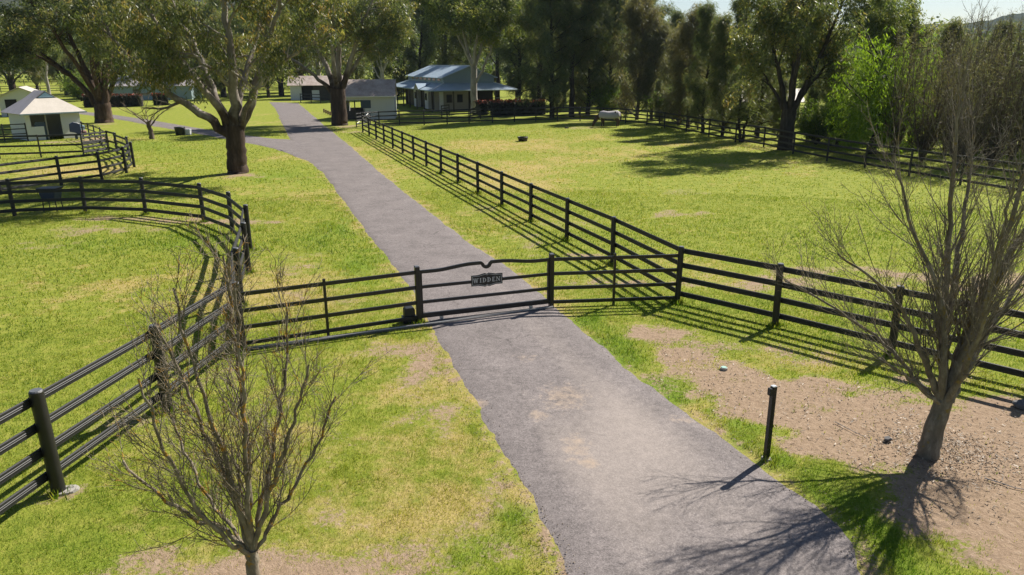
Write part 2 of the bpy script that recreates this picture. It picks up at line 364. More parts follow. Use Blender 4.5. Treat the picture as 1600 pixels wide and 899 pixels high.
# bare-earth places, and one brown shadow painted as earth beside the gate: photo pixel of the centre, radii in metres, strength
EARTH_AND_SHADE = [(1130, 590, 1.12, 1.03, 0.94), (1230, 622, 1.34, 0.8, 1.12), (1330, 640, 1.46, 0.92, 1.19), (1420, 690, 1.57, 1.15, 1.2), (1540, 650, 1.68, 1.26, 1.2), (1560, 745, 1.79, 1.03, 1.19), (1480, 770, 1.12, 0.8, 1), (1300, 690, 1.12, 0.69, 1.12), (1220, 660, 0.78, 0.57, 1), (1035, 520, 1.12, 0.69, 0.94), (1100, 560, 1.01, 0.57, 0.88), (1160, 540, 1.34, 0.57, 0.62), (1700, 700, 2.8, 1.84, 1.2), (1520, 805, 1.0, .6, 1.1), (1610, 800, 1.2, .8, 1.2), (1590, 870, 1.0, .7, .9), (1460, 730, .8, .5, 1.1), (1280, 560, 1.46, 0.57, 0.5),
         (400, 885, 1.7, .55, .85), (250, 890, 1.5, .5, .65), (560, 875, 1.2, .5, .6), (420, 960, 2.0, .9, .9), (520, 800, .9, .6, .42), (700, 860, .7, .6, .5), (660, 560, .6, 1.1, .62), (705, 640, .5, 1.0, .6), (770, 760, .35, .9, .6), (590, 545, 1.4, .5, .5), (630, 640, .9, .9, .40), (500, 700, 1.2, 1.0, .36), (190, 660, 1.0, .4, .45), (300, 590, 1.3, .5, .5), (95, 765, .5, .3, .7),
         (340, 345, 2.6, .7, .75), (230, 341, 3.0, .5, .62), (160, 358, 2.5, 1.0, .60), (70, 385, 2.0, .8, .48), (480, 455, 1.2, .9, .58), (450, 425, .9, .9, .5), (540, 470, 1.0, .6, .5), (470, 400, .7, .8, .42),
         (900, 400, 1.2, .7, .6), (1010, 440, 1.3, .7, .55), (940, 440, 1.1, .5, .45), (820, 375, .9, 1.2, .52), (740, 330, .8, 1.6, .50), (1165, 440, 2.4, .9, .62), (1060, 335, 1.4, 1.0, .62), (1330, 425, 2.4, 1.0, .6), (1540, 440, 3.5, 1.3, .75), (1060, 300, 2, 1, .4), (915, 199, 4.0, 2.5, .55), (980, 200, 3, 2, .5), (1060, 250, 4, 2, .4), (590, 215, .7, 5, .55), (555, 205, 2.0, 3.0, .6), (535, 198, 2.2, 2.2, .7), (372, 274, 1.6, 1.2, .75), (163, 194, 3, 2, .6), (140, 218, 2.5, 2, .8), (100, 222, 3, 1, .7), (238, 220, 1, 1, .5), (880, 350, 2, 1.5, .42)]
DRY = [(560, 300, 5, 3, .25), (800, 330, 2, 5, .45), (640, 240, 2, 12, .5), (860, 265, 7, 8, .45), (820, 225, 12, 8, .5), (80, 450, 3, 2.2, .75), (100, 265, 6, 2.5, .7), (250, 430, 2.5, 1.5, .5), (430, 430, 2.5, 3, .5), (1250, 570, 2.5, 1, .55), (640, 600, 1.0, 2.5, .55), (720, 700, .6, 2, .5), (700, 800, 1.2, 1.2, .5), (1000, 500, 1, .7, .4), (350, 700, 2, 1.5, .3), (1100, 240, 10, 8, .25), (560, 560, 1.5, 1.0, .35)]
LUSH = [(960, 545, .45, 1.0, .9), (1050, 610, .4, .9, .95), (1140, 672, .4, .7, 1.0), (1215, 715, .4, .6, 1.0), (1290, 765, .5, .5, 1.0), (1360, 820, .5, .6, 1.0), (1400, 880, .5, .8, .9), (920, 500, .6, .7, .9), (1020, 480, 1.0, .5, .7), (1330, 590, 1.2, .5, .6), (530, 350, 1.0, 4, .75), (560, 420, 1.0, 2.5, .7), (440, 270, 3.5, 4, .55), (400, 330, 2.5, 5, .4), (600, 470, .6, 1.0, .6), (230, 230, 6, 6, .5), (200, 800, 2.0, 1.0, .55), (120, 850, 1.5, .8, .55), (560, 640, 1.3, 1.2, .4), (640, 580, .8, .5, .5), (250, 380, 4, 1.2, .5), (800, 800, .35, .35, .9), (760, 850, .5, .5, .6), (1050, 250, 8, 3, .35), (700, 215, 8, 5, .3), (1400, 460, 2, .6, .4), (1540, 772, .35, .25, 1.0)]
def blobs(lst, x, y):
    s = np.zeros_like(x)
    wx = (fbm(x * 1.5, y * 1.5, 71, 4) - .5) * 2.4; wy = (fbm(x * 1.5 + 50, y * 1.5, 77, 4) - .5) * 2.4
    for px, py, rx, ry, k in lst:
        c = at(px, py); d = ((x - c.x + wx * min(rx, 2)) / rx) ** 2 + ((y - c.y + wy * min(ry, 2)) / ry) ** 2
        s = np.maximum(s, k * np.exp(-d * .9))
    return s
def edge_dist(x, y, line, step=6):
    d = np.full(len(x), 1e9)
    for p in line[::step]: d = np.minimum(d, (x - p[0]) ** 2 + (y - p[1]) ** 2)
    return np.sqrt(d)
def masks(x, y):
    near = (y < 75) & (np.abs(x) < 45)
    e = blobs(EARTH_AND_SHADE, x, y); dr = blobs(DRY, x, y); lu = blobs(LUSH, x, y)
    ed = np.full(len(x), 9.0); i = np.where(near)[0]
    if len(i): ed[i] = np.minimum(edge_dist(x[i], y[i], rl), edge_dist(x[i], y[i], rr))
    e = np.maximum(e, .72 * np.exp(-(ed / .16) ** 2) * (.45 + .9 * fbm(x * .8, y * .8, 5, 3)))
    dr = np.maximum(dr, .5 * np.exp(-(ed / .5) ** 2))
    e = e + (fbm(x * .5, y * .5, 31, 4) - .5) * .30 + (fbm(x * 1.7, y * 1.7, 37, 3) - .5) * np.where(y < 26, .50, .26) + np.where(y > 40, -.06, .0) * (1 - np.clip(lu, 0, 1))
    dr = dr + (fbm(x * .16, y * .16, 41, 4) - .5) * 1.2 + (fbm(x * 1.1, y * 1.1, 47, 3) - .5) * .70 + .08
    lu = lu + (fbm(x * .3, y * .3, 51, 3) - .5) * .8
    return np.clip(e, 0, 1.2), np.clip(dr, 0, 1), np.clip(lu, 0, 1)
def axis(stops):
    out = []
    for a, b_, s in stops: out += list(np.arange(a, b_, s))
    return np.array(out + [stops[-1][1]])
gx = axis([(-2600, -1000, 400), (-1000, -200, 100), (-200, -60, 10), (-60, -24, 1.2), (-24, 24, .22), (24, 60, 1.2), (60, 200, 10), (200, 1000, 100), (1000, 2600, 400)])
gy = axis([(-550, -100, 150), (-100, -10, 15), (-10, 4, 1.0), (4, 34, .2), (34, 80, .6), (80, 160, 2.5), (160, 400, 20), (400, 1000, 100), (1000, 2600, 400)])
X, Y = np.meshgrid(gx, gy); x, y = X.ravel(), Y.ravel()
e, dr, lu = masks(x, y)
z = -.004 - .028 * fbm(x * .6, y * .6, 91, 4) * (np.abs(x) < 60) * (y < 90)
nx, ny = len(gx), len(gy); I = np.arange(nx * ny).reshape(ny, nx)
Fq = np.stack([I[:-1, :-1], I[:-1, 1:], I[1:, 1:], I[1:, :-1]], -1).reshape(-1, 4)
ground = obj('ground', mesh_np('ground', np.stack([x, y, z], 1), Fq, True, {'dirt': ('POINT', e), 'dry': ('POINT', dr), 'lush': ('POINT', lu)}), M['pasture'])
tag(ground, 'green and straw coloured pasture with bare earth patches', kind='structure')

def strip(name, A, B, cols, z0, crown, label, lift=0.0):
    n = len(A); t = np.linspace(0, 1, cols)
    P = A[:, None, :] * (1 - t)[None, :, None] + B[:, None, :] * t[None, :, None]
    zz = z0 + crown * (1 - (2 * t - 1) ** 10)[None, :] + np.zeros((n, 1))
    x, y = P[..., 0].ravel(), P[..., 1].ravel()
    T = np.tile(t, n)
    # pale dust in the wheel tracks, and a tan washed-in patch south of the gate
    du = .45 * np.exp(-((T - .70) / .16) ** 2) + .30 * np.exp(-((T - .28) / .12) ** 2)
    du = du * (.35 + fbm(x * .5, y * .25, 61, 4)) * np.where(y < 20, 1, .55)
    c = at(930, 690); d = ((x - c.x) / .8) ** 2 + ((y - c.y) / 2.2) ** 2; du = du + .42 * np.exp(-d)
    c = at(1010, 730); d = ((x - c.x) / .9) ** 2 + ((y - c.y) / 2.6) ** 2; du = du + .48 * np.exp(-d)
    ta = np.zeros_like(x)
    for px, py, rx, ry, k in [(880, 620, .8, 1.1, .62), (840, 650, .35, .4, .62), (900, 700, .45, .8, .62), (920, 725, .3, .3, .7), (745, 630, .3, .3, .8), (820, 560, .8, .6, .5), (1070, 655, .7, .4, .55)]:
        c = at(px, py); ta = np.maximum(ta, k * np.exp(-(((x - c.x) / rx) ** 2 + ((y - c.y) / ry) ** 2)))
    ta = np.maximum(ta, .62 * np.exp(-(np.minimum(T, 1 - T) / .035) ** 2) * (.4 + fbm(x, y, 66, 3)))
    I = np.arange(n * cols).reshape(n, cols)
    Fq = np.stack([I[:-1, :-1], I[:-1, 1:], I[1:, 1:], I[1:, :-1]], -1).reshape(-1, 4)
    me = mesh_np(name, np.stack([x, y, zz.ravel()], 1), Fq, True, {'dust': ('POINT', du), 'tan': ('POINT', ta)})
    return tag(obj(name, me, M['asphalt']), label, kind='structure')
strip('road', rl, rr, 30, -.034, .046, 'grey asphalt driveway running under the gate to the barn')
strip('side_road', bu, bd, 9, -.036, .044, 'asphalt branch of the driveway leading to the shelters')

# ------------------------------------------------------------------ grass blades (one uncountable mass)
rng = np.random.default_rng(4)
def blades():
    V, S = [], []
    for (d0, d1, n, w, h) in [(6.5, 12, 190000, .010, .042), (12, 20, 190000, .016, .055), (20, 36, 170000, .030, .075), (36, 75, 130000, .06, .07)]:
        r = np.sqrt(rng.uniform(d0 ** 2, d1 ** 2, n)); a = rng.uniform(-.82, .82, n)
        x, y = r * np.sin(a), r * np.cos(a)
        e, dr, lu = masks(x, y)
        fine = fbm(x * 3.1, y * 3.1, 33, 3)
        keep = rng.uniform(0, 1, n) < np.clip(1.05 - 1.7 * np.clip(e + (fine - .5) * .7 - .12, 0, 1), .02, 1) * np.clip(.35 + 1.2 * fine, 0, 1)
        i = np.where(keep)[0]
        i = i[~(pip(x[i], y[i], road_poly) | pip(x[i], y[i], br_poly))]
        x, y, e, dr, lu, fine = x[i], y[i], e[i], dr[i], lu[i], fine[i]; n = len(i)
        hh = h * (1 + .7 * sstep(.60, .74, fbm(x * 1.9, y * 1.9, 133, 3))) * rng.uniform(.45, 1.25, n) * (.75 + .75 * lu) * (.6 + .8 * fine); ww = w * rng.uniform(.6, 1.3, n)
        az = rng.uniform(0, 6.283, n); lean = rng.uniform(.3, 1.3, n)
        c, s = np.cos(az), np.sin(az); az2 = az + rng.uniform(-1.2, 1.2, n)
        b0 = np.stack([x - s * ww / 2, y + c * ww / 2, np.full(n, -.03)], 1); b1 = np.stack([x + s * ww / 2, y - c * ww / 2, np.full(n, -.03)], 1)
        t = np.stack([x + np.cos(az2) * hh * np.sin(lean), y + np.sin(az2) * hh * np.sin(lean), hh * np.cos(lean) + .004], 1)
        V.append(np.stack([b0, b1, t], 1).reshape(-1, 3))
        S.append(np.clip(.34 + (.10 if d0 > 30 else .04 if d0 > 15 else 0) + .45 * (dr - .35) - (.30 if d0 < 15 else .18) * lu + .25 * e + rng.normal(0, .13, n), 0, 1))
    V = np.concatenate(V); S = np.concatenate(S)
    return mesh_np('grass', V, np.arange(len(V)).reshape(-1, 3), False, {'shade': ('FACE', S)})
tag(obj('grass', blades(), M['grass_blade']), 'short green and straw coloured grass growing over the pasture', 'grass', kind='stuff')

# ------------------------------------------------------------------ fences: every post and rail its own part
def post_mesh(name, r, h, n=14, dome=.012):
    mb = MB(); mb.tube([(0, 0, -.15), (0, 0, h - .015), (0, 0, h)], [r, r, r - .012], n)
    return mb.mesh(name, True)
def set_sharp(me, ang=.6):
    bm = bmesh.new(); bm.from_mesh(me)
    for e_ in bm.edges:
        if len(e_.link_faces) == 2 and e_.calc_face_angle(0) > ang: e_.smooth = False
    bm.to_mesh(me); bm.free()
POST = {}
def round_post(r, h, mat):
    k = (r, h, mat)
    if k not in POST:
        me = post_mesh('post', r, h); set_sharp(me); me.materials.append(M[mat])
        cm = MB().tube([(0, 0, h - .004), (0, 0, h + .012)], [r * .93, r * .80], 14).mesh('cap', False); cm.materials.append(M['post_cap'])
        POST[k] = (me, cm)
    return POST[k]
def ribbed_rail(hh, tt):
    a, b_ = hh / 2, tt / 2; rb = .006
    prof = [(-b_, -a), (b_, -a), (b_, -a * .45), (b_ + rb, -a * .35), (b_ + rb, -a * .1), (b_, 0), (b_ + rb, a * .1), (b_ + rb, a * .35), (b_, a * .45), (b_, a),
            (b_ - .012, a + rb), (.004, a + rb), (0, a), (-.004, a + rb), (-b_ + .012, a + rb), (-b_, a), (-b_, a * .45), (-b_ - rb, a * .35), (-b_ - rb, a * .1), (-b_, 0), (-b_ - rb, -a * .1), (-b_ - rb, -a * .35), (-b_, -a * .45)]
    n = len(prof); vs = [(0, p[0], p[1]) for p in prof] + [(1, p[0], p[1]) for p in prof]
    fs = [tuple(range(n)), tuple(range(2 * n - 1, n - 1, -1))] + [(i, i + n, (i + 1) % n + n, (i + 1) % n) for i in range(n)]
    me = MB().add(vs, fs).mesh('rail'); me.materials.append(M['black_rail']); return me
RAIL = {'big': ribbed_rail(.128, .042), 'std': ribbed_rail(.118, .04), 'thin': ribbed_rail(.07, .035)}
def fence(label, pts, h=1.48, r=.075, rails=(1.36, .98, .60, .22), kind='std', side=1, cap=True, group=None, skip=(), name='rail_fence', post_mat='black_post', no_post=(), lean=.012):
    pts = [Vector((p[0], p[1], 0)) for p in pts]
    t = thing(name, label, 'fence', pts[0], 0, group); o0 = pts[0]
    pm, cm = round_post(r, h, post_mat); rnd = random.Random(len(label) * 7 + len(pts))
    for i, p in enumerate(pts):
        if i in no_post: continue
        po = obj('post', pm, None, t, p - o0, (rnd.uniform(-lean, lean), rnd.uniform(-lean, lean), rnd.uniform(0, 6)))
        if cap: obj('cap', cm, None, po)
    for i in range(len(pts) - 1):
        if i in skip: continue
        a, b_ = pts[i], pts[i + 1]; d = b_ - a; L = d.length; u = d / L; nrm = Vector((-u.y, u.x, 0)) * side
        for zr in rails:
            za, zb = zr + rnd.uniform(-.012, .012), zr + rnd.uniform(-.012, .012)
            s = a - o0 + nrm * (r + .012) - u * .05; s.z = za
            rot = Euler((0, -math.atan2(zb - za, L + .1), math.atan2(u.y, u.x)))
            obj('rail', RAIL[kind], None, t, s, rot, (L + .1, 1, 1))
    return t
P = lambda *l: [at(*q) for q in l]
# corner of the gate wing and the fence along the driveway (paddock side)
corner = at(1058, 472)
dl = P((957, 413), (880, 372), (822, 342), (776, 318), (738, 297.5), (706.8, 281), (680, 266), (658.5, 254.2), (639, 243.6), (623, 235.3), (608.7, 228), (595.9, 221.8), (584.2, 215.5), (574.5, 210.6), (567, 206.5))
# regularise onto a straight line with even spacing
A0, A1 = dl[0], dl[-1]
nsp = 14
driv = [corner] + [A0.lerp(A1, i / nsp) for i in range(nsp + 1)]
fence('long black four rail fence running beside the driveway to the barn', driv, side=-1)
front_r = [corner, at(1211, 508), at(1392, 553)]
dv = front_r[2] - front_r[1]
front_r += [front_r[2] + dv, front_r[2] + dv * 2.0]
fence('black four rail fence with round posts passing behind the leaning bare tree', front_r, h=1.5, r=.08, kind='big', side=1, no_post=(0,))
cl = at(380, 545)
l1, l0 = at(262, 640), at(92, 768)
fence('black four rail fence with ribbed rails and a thick round post set in concrete', [cl, l1, l0, l0 + (l0 - l1) * 1.0], h=1.62, r=.095, rails=(1.46, 1.06, .66, .27), kind='big', side=-1, no_post=(0,))
foot = MB(); foot.tube([(0, 0, -.05), (0, 0, .012), (0, 0, .02)], [.17, .155, .12], 11)
fo = foot.obj('post_footing', M['concrete'], None, loc=(l0.x + .08, l0.y + .03, 0)); fo.rotation_euler = (0, 0, .4); fo.scale = (1.15, .8, 1)
tag(fo, 'pale concrete collar round the foot of a thick black post', 'footing')
# round pen nearest the gate
pen = [cl, cl.lerp(at(389, 426), .5) + Vector((-.12, 0, 0)), at(389, 426), at(391, 390), at(364, 364), at(319, 346), at(228, 335), at(134, 332.5), at(23, 337)]
pen += [pen[-1] + Vector((-2.5, -1.6, 0)), pen[-1] + Vector((-4.6, -3.6, 0)), pen[-1] + Vector((-6.2, -6.2, 0))]
fence('curved black four rail fence of the pen holding the feed trough', pen, h=1.52, r=.08, kind='big', side=1)
# second pen
pen2 = P((-70, 312), (1.4, 304), (96.3, 289.5), (159.5, 281), (197.8, 270.4), (210, 261), (203, 250), (184, 241.5))
fence('curved black rail fence of the middle pen with yellow grass inside', pen2, h=1.5, r=.08, kind='std', side=1)
pen2b = P((-60, 249), (0, 247.5), (64.5, 245.8), (131.4, 243), (171, 237.5), (184, 241.5))
fence('thin black rail fence crossing the lawn in front of the pale roofed shelter', pen2b, h=1.5, r=.05, rails=(1.4, .75, .28), kind='std', side=1, cap=False, no_post=(5,))
pen3 = P((171, 237.5), (160, 229.5), (150, 224.5), (141, 220.5), (131, 217.5))
fence('short black rail fence curving from the shelter wall to the middle pen', pen3, h=1.45, r=.05, kind='thin', side=1, cap=False, no_post=(0,))
pen4 = P((-90, 226), (-40, 224.5), (8, 222.5), (44, 220.5))
fence('black rail fence joining the pale roofed shelter on its yard side', pen4, h=1.45, r=.05, kind='thin', side=1, cap=False)
# paddock far boundary
pb = P((567, 200), (593, 197.5), (624.4, 196), (662.8, 195.3), (698.9, 194.2), (733, 193), (769.4, 191.8), (803.8, 190.6), (837.3, 190), (871, 189.5), (906.3, 189.2), (942.6, 190.3), (977.3, 192.6))
fence('straight black rail fence dividing the paddock from the barn yard', pb, h=1.45, r=.06, side=1, cap=False)
pb2 = P((977.3, 192.6), (1010.6, 196.5), (1038, 200.3), (1072, 207.2), (1107.3, 214), (1149, 222.3), (1193, 230), (1239, 240.5), (1292, 251.5), (1351, 262.5), (1420, 275), (1500, 289), (1590, 304), (1690, 322))
fence('black rail fence along the tree belt on the far side of the paddock', pb2, h=1.45, r=.06, side=1, cap=False, no_post=(0,))
fence('far black rail fence beside the driveway bend and the distant shed', P((470, 160.5), (486.4, 161), (501, 161.6), (516, 161)), h=1.4, r=.06, rails=(1.3, .85, .4), side=1, cap=False)
fence('distant black rail fence crossing the field behind the shelters', P(*[(-60 + 31 * i, 146.5 - .35 * i) for i in range(9)]), h=1.5, r=.07, rails=(1.4, .9, .4), side=1, cap=False)
fence('most distant dark rail fence on the far green field', P(*[(-40 + 26 * i, 133.5 - .2 * i) for i in range(10)]), h=1.6, r=.09, rails=(1.5, .9), side=1, cap=False)

def yard_gate(label, a, b_, h=1.35):
    d = b_ - a; L = d.length; rz = math.atan2(d.y, d.x)
    t = thing('yard_gate', label, 'gate', a, rz)
    for zz in (.3, .62, .94, 1.26):
        obj('rail', RAIL['big'], None, t, (0, 0, zz), (0, 0, 0), (L, 1, 1))
    for xx in (0, L):
        MB().tube([(xx, 0, -.1), (xx, 0, h)], .05, 8).obj('stile', M['black_steel'], t)
    MB().tube([(.03, 0, .3), (L - .03, 0, 1.26)], .018, 6).obj('brace', M['black_steel'], t)
    return t
yard_gate('black yard gate across the grass between the thin fence and the middle pen', at(131.4, 245), at(170, 239.5))
yard_gate('black yard gate beside the big rough trunk and the rusty roofed shed', at(557, 199), at(579, 195.5))
yard_gate('black yard gate standing before the blue roofed barn beside the pale gum', at(735, 190), at(751, 186))
yard_gate('black yard gate before the barn walls nearer the rusty roofed shed', at(690, 184), at(702, 181.5))

# ------------------------------------------------------------------ driveway gate
gl, gr = at(655, 503), at(861, 479)
gv = gr - gl; GL = gv.length; grz = math.atan2(gv.y, gv.x)
def square_post(label, p, rz):
    t = thing('gate_post', label, 'post', p, rz)
    MB().box((0, 0, .62), (.115, .115, 1.52)).obj('shaft', M['black_steel'], t, bevel=.006)
    mb = MB(); mb.add([(-.062, -.062, 1.38), (.062, -.062, 1.38), (.062, .062, 1.38), (-.062, .062, 1.38), (-.045, -.045, 1.402), (.045, -.045, 1.402), (.045, .045, 1.402), (-.045, .045, 1.402)],
                      [(3, 2, 1, 0), (4, 5, 6, 7), (0, 1, 5, 4), (1, 2, 6, 5), (2, 3, 7, 6), (3, 0, 4, 7)])
    mb.obj('cap', M['post_cap'], t)
    return t
square_post('square black steel gate post beside the small motor box', gl, grz)
square_post('square black steel gate post at the latch end by the short panel', gr, grz)
gate = thing('sliding_gate', 'black steel driveway gate with arched notched top rail and name plaque', 'gate', gl + Vector((math.cos(grz), math.sin(grz), 0)) * .055 + Vector((0, 0, 0)), grz)
GW = GL - .11
def sweep(name, path, w, hgt, mat, parent):
    vs, fs = [], []
    n = len(path)
    for i, (x_, z_) in enumerate(path):
        a_ = path[max(i - 1, 0)]; c_ = path[min(i + 1, n - 1)]
        tx, tz = c_[0] - a_[0], c_[1] - a_[1]; l_ = math.hypot(tx, tz); nx_, nz_ = -tz / l_, tx / l_
        for sy in (-w / 2, w / 2):
            for sn in (-hgt / 2, hgt / 2): vs.append((x_ + nx_ * sn, sy, z_ + nz_ * sn))
    for i in range(n - 1):
        k = i * 4
        for q in ((0, 1, 5, 4), (1, 3, 7, 5), (3, 2, 6, 7), (2, 0, 4, 6)): fs.append(tuple(k + j for j in q))
    fs += [(0, 2, 3, 1), (4 * n - 4, 4 * n - 3, 4 * n - 1, 4 * n - 2)]
    return MB().add(vs, fs).obj(name, mat, parent)
RC = .10; mid = GW / 2
path = []
def top_z(s_):
    q = min(s_, GW - s_); t_ = min(max((q - .35) / (GW / 2 - .35 - .35), 0), 1); return 1.245 + .085 * (t_ * t_ * (3 - 2 * t_))
for k in range(26): s_ = (mid - RC - .035) * k / 25; path.append((s_, top_z(s_)))
for k in range(1, 14):
    a_ = math.pi - math.pi * k / 14; path.append((mid + RC * math.cos(a_) , top_z(mid) - .012 - RC * math.sin(a_)))
for k in range(26): s_ = mid + RC + .035 + (GW - mid - RC - .035) * k / 25; path.append((s_, top_z(s_)))
sweep('top_rail', path, .05, .08, M['black_steel'], gate)
for zz, hh in ((.87, .076), (.49, .076)): MB().box((GW / 2, 0, zz), (GW, .045, hh)).obj('rail', M['black_steel'], gate, bevel=.004)
MB().box((GW / 2, 0, .15), (GW, .06, .12)).obj('bottom_rail', M['black_steel'], gate, bevel=.005)
for xx in (.03, GW - .03): MB().box((xx, 0, .66), (.05, .052, 1.14)).obj('stile', M['black_steel'], gate)
for xx in (.5, GW - .5): MB().tube([(xx, -.02, .055), (xx, .02, .055)], .05, 12).obj('wheel', M['steel_track'], gate)
# name plaque
pw, ph = .40, .135
out = [(-pw, -ph), (-pw * .55, -ph), (-pw * .16, -ph - .035), (-.045, -ph - .038), (0, -ph - .012), (.045, -ph - .038), (pw * .16, -ph - .035), (pw * .55, -ph), (pw, -ph), (pw, ph), (pw * .55, ph), (pw * .16, ph + .035), (.045, ph + .038), (0, ph + .012), (-.045, ph + .038), (-pw * .16, ph + .035), (-pw * .55, ph), (-pw, ph)]
pc = (mid, -.04, .90)
pl_ = MB().prism([(pc[0] + a_, pc[2] + c_) for a_, c_ in out], -.045, -.026).obj('name_plaque', M['black_steel'], gate)
inn = [(a_ * .92, c_ - math.copysign(.026, c_)) for a_, c_ in out]
bm_ = MB(); nn = len(inn)
for i in range(nn):
    a_, c_ = inn[i], inn[(i + 1) % nn]; dx_, dz_ = c_[0] - a_[0], c_[1] - a_[1]; l_ = math.hypot(dx_, dz_); ox, oz = -dz_ / l_ * .0045, dx_ / l_ * .0045
    q = [(a_[0] + ox, a_[1] + oz), (a_[0] - ox, a_[1] - oz), (c_[0] - ox, c_[1] - oz), (c_[0] + ox, c_[1] + oz)]
    bm_.prism([(pc[0] + u_, pc[2] + v_) for u_, v_ in q], -.0485, -.0452)
bm_.obj('border_line', M['letter_grey'], pl_)
def stroke(mb, x1, z1, x2, z2, w):
    mb.prism([(x1 - w / 2, z1), (x1 + w / 2, z1), (x2 + w / 2, z2), (x2 - w / 2, z2)], -.0495, -.0455)
def glyph(ch):
    mb = MB(); H_ = .115; th, tn_ = .021, .010; se = .010
    ser = lambda xc, z_, w=.042: mb.prism([(xc - w / 2, z_), (xc + w / 2, z_), (xc + w / 2, z_ + se), (xc - w / 2, z_ + se)], -.0492, -.0453)
    if ch == 'I': stroke(mb, 0, 0, 0, H_, th); ser(0, 0); ser(0, H_ - se)
    if ch == 'W':
        stroke(mb, -.026, 0, -.052, H_, th); stroke(mb, -.026, 0, 0, H_ * .95, tn_); stroke(mb, .026, 0, 0, H_ * .95, th); stroke(mb, .026, 0, .052, H_, tn_)
        ser(-.052, H_ - se, .04); ser(.052, H_ - se, .04); ser(0, H_ - se, .034)
    if ch == 'D':
        stroke(mb, -.03, 0, -.03, H_, th); ser(-.032, 0); ser(-.032, H_ - se)
        pts_ = [(-.03 + .068 * math.sin(math.pi * k / 10), H_ / 2 - H_ / 2 * math.cos(math.pi * k / 10)) for k in range(11)]
        for k in range(10):
            (a_, c_), (g_, d_) = pts_[k], pts_[k + 1]; wv = .008 + .014 * math.sin(math.pi * (k + .5) / 10)
            mb.prism([(a_ - wv, c_), (a_, c_), (g_, d_), (g_ - wv, d_)], -.0494, -.0454)
    if ch == 'E':
        stroke(mb, -.025, 0, -.025, H_, th)
        for z_, w in ((0, .07), (H_ / 2 - se / 2, .055), (H_ - se, .066)): mb.prism([(-.038, z_), (-.038 + w, z_), (-.038 + w, z_ + se), (-.038, z_ + se)], -.0492, -.0453)
        mb.prism([(.024, 0), (.034, 0), (.034, .03), (.024, .012)], -.0497, -.0456); mb.prism([(.02, H_ - .026), (.029, H_ - .026), (.029, H_), (.02, H_)], -.0497, -.0456)
    if ch == 'N':
        stroke(mb, -.036, 0, -.036, H_, tn_); stroke(mb, .036, 0, -.034, H_, th); stroke(mb, .036, 0, .036, H_, tn_)
        ser(-.036, 0, .036); ser(-.04, H_ - se, .036); ser(.036, H_ - se, .036)
    return mb
for k, ch in enumerate('WIDDEN'):
    o = glyph(ch).obj('letter', M['letter_grey'], pl_); o.location = (pc[0] + (-.285, -.165, -.062, .058, .175, .285)[k], 0, pc[2] - .0575)
# wing panels
def wing(label, a, b_, mids):
    d = b_ - a; L = d.length; t = thing('gate_wing_panel', label, 'fence', a, math.atan2(d.y, d.x))
    for zz in (1.245, .87, .49, .12): MB().box((L / 2, 0, zz), (L, .05, .086)).obj('rail', M['black_steel'], t, bevel=.004)
    for f_ in mids: MB().box((L * f_, -.002, .66), (.06, .066, 1.4)).obj('upright', M['black_steel'], t, bevel=.004)
    return t
wing('black steel rail panel between the latch gate post and the round corner post', gr, corner, [.49])
wing('black steel rail panel running from the motor side gate post to the pen corner', cl, gl, [.46])
# steel track on a concrete strip, motor
ud = gv.normalized(); nd = Vector((-ud.y, ud.x, 0))
ta_, tb_ = cl - nd * .02, gr - nd * .03
d = tb_ - ta_; tr = thing('gate_track', 'pale concrete strip with steel rail under the sliding gate', 'track', ta_, math.atan2(d.y, d.x))
MB().box((d.length / 2, -.06, .012), (d.length, .15, .036)).obj('concrete_strip', M['rock'], tr)
MB().box((d.length / 2, -.09, .036), (d.length, .03, .02)).obj('steel_rail', M['steel_track'], tr)
mp_ = gl - ud * .22 - nd * -.10
mo = thing('gate_motor', 'small dark gate motor box beside the square gate post', 'motor', mp_, grz)
MB().box((0, 0, .06), (.34, .24, .16)).obj('base', M['black_steel'], mo)
MB().prism([(-.13, .14), (.13, .14), (.13, .33), (.09, .37), (-.09, .37), (-.13, .33)], -.10, .10).obj('housing', M['plastic_black'], mo, bevel=.008)
# intercom post by the road
ip = at(1197, 717); it = thing('intercom_post', 'slim black post with keypad head standing at the road edge', 'post', ip, math.radians(20))
MB().box((0, 0, .56), (.075, .075, 1.36)).obj('shaft', M['black_steel'], it, bevel=.004)
MB().box((0, 0, 1.248), (.07, .07, .012)).obj('cap', M['silver'], it)
MB().box((-.065, -.01, 1.17), (.06, .075, .12)).obj('keypad', M['plastic_black'], it, bevel=.008)
MB().box((.0402, -.005, .92), (.006, .03, .07)).obj('label_plate', M['silver'], it)
MB().tube([(0, 0, -.03), (0, 0, .018)], [.09, .075], 9).obj('footing', M['concrete'], it)

# longer uncut grass round the feet of the posts
def foot_grass():
    r_ = np.random.default_rng(21); P_ = [p for p in front_r[:4] + [cl, l1, l0] + pen[1:8] + driv[:8] + [gl, gr, ip]]; V = []
    for p in P_:
        n = 130; a = r_.uniform(0, 6.28, n); q = np.abs(r_.normal(.13, .07, n)); x = p.x + np.cos(a) * q; y = p.y + np.sin(a) * q; k = ~pip(x, y, road_poly); x, y, a = x[k], y[k], a[k]; n = len(x)
        h = r_.uniform(.04, .15, n); w = r_.uniform(.006, .012, n) * (1 + np.hypot(p.x, p.y) / 30); o = a + r_.normal(0, .8, n); s_ = r_.uniform(.1, .6, n)
        V.append(np.stack([np.stack([x - np.sin(a) * w, y + np.cos(a) * w, np.full(n, -.03)], 1), np.stack([x + np.sin(a) * w, y - np.cos(a) * w, np.full(n, -.03)], 1), np.stack([x + np.cos(o) * h * s_, y + np.sin(o) * h * s_, h], 1)], 1).reshape(-1, 3))
    V = np.concatenate(V); return mesh_np('foot_grass', V, np.arange(len(V)).reshape(-1, 3), False, {'shade': ('FACE', r_.uniform(0, .6, len(V) // 3))})
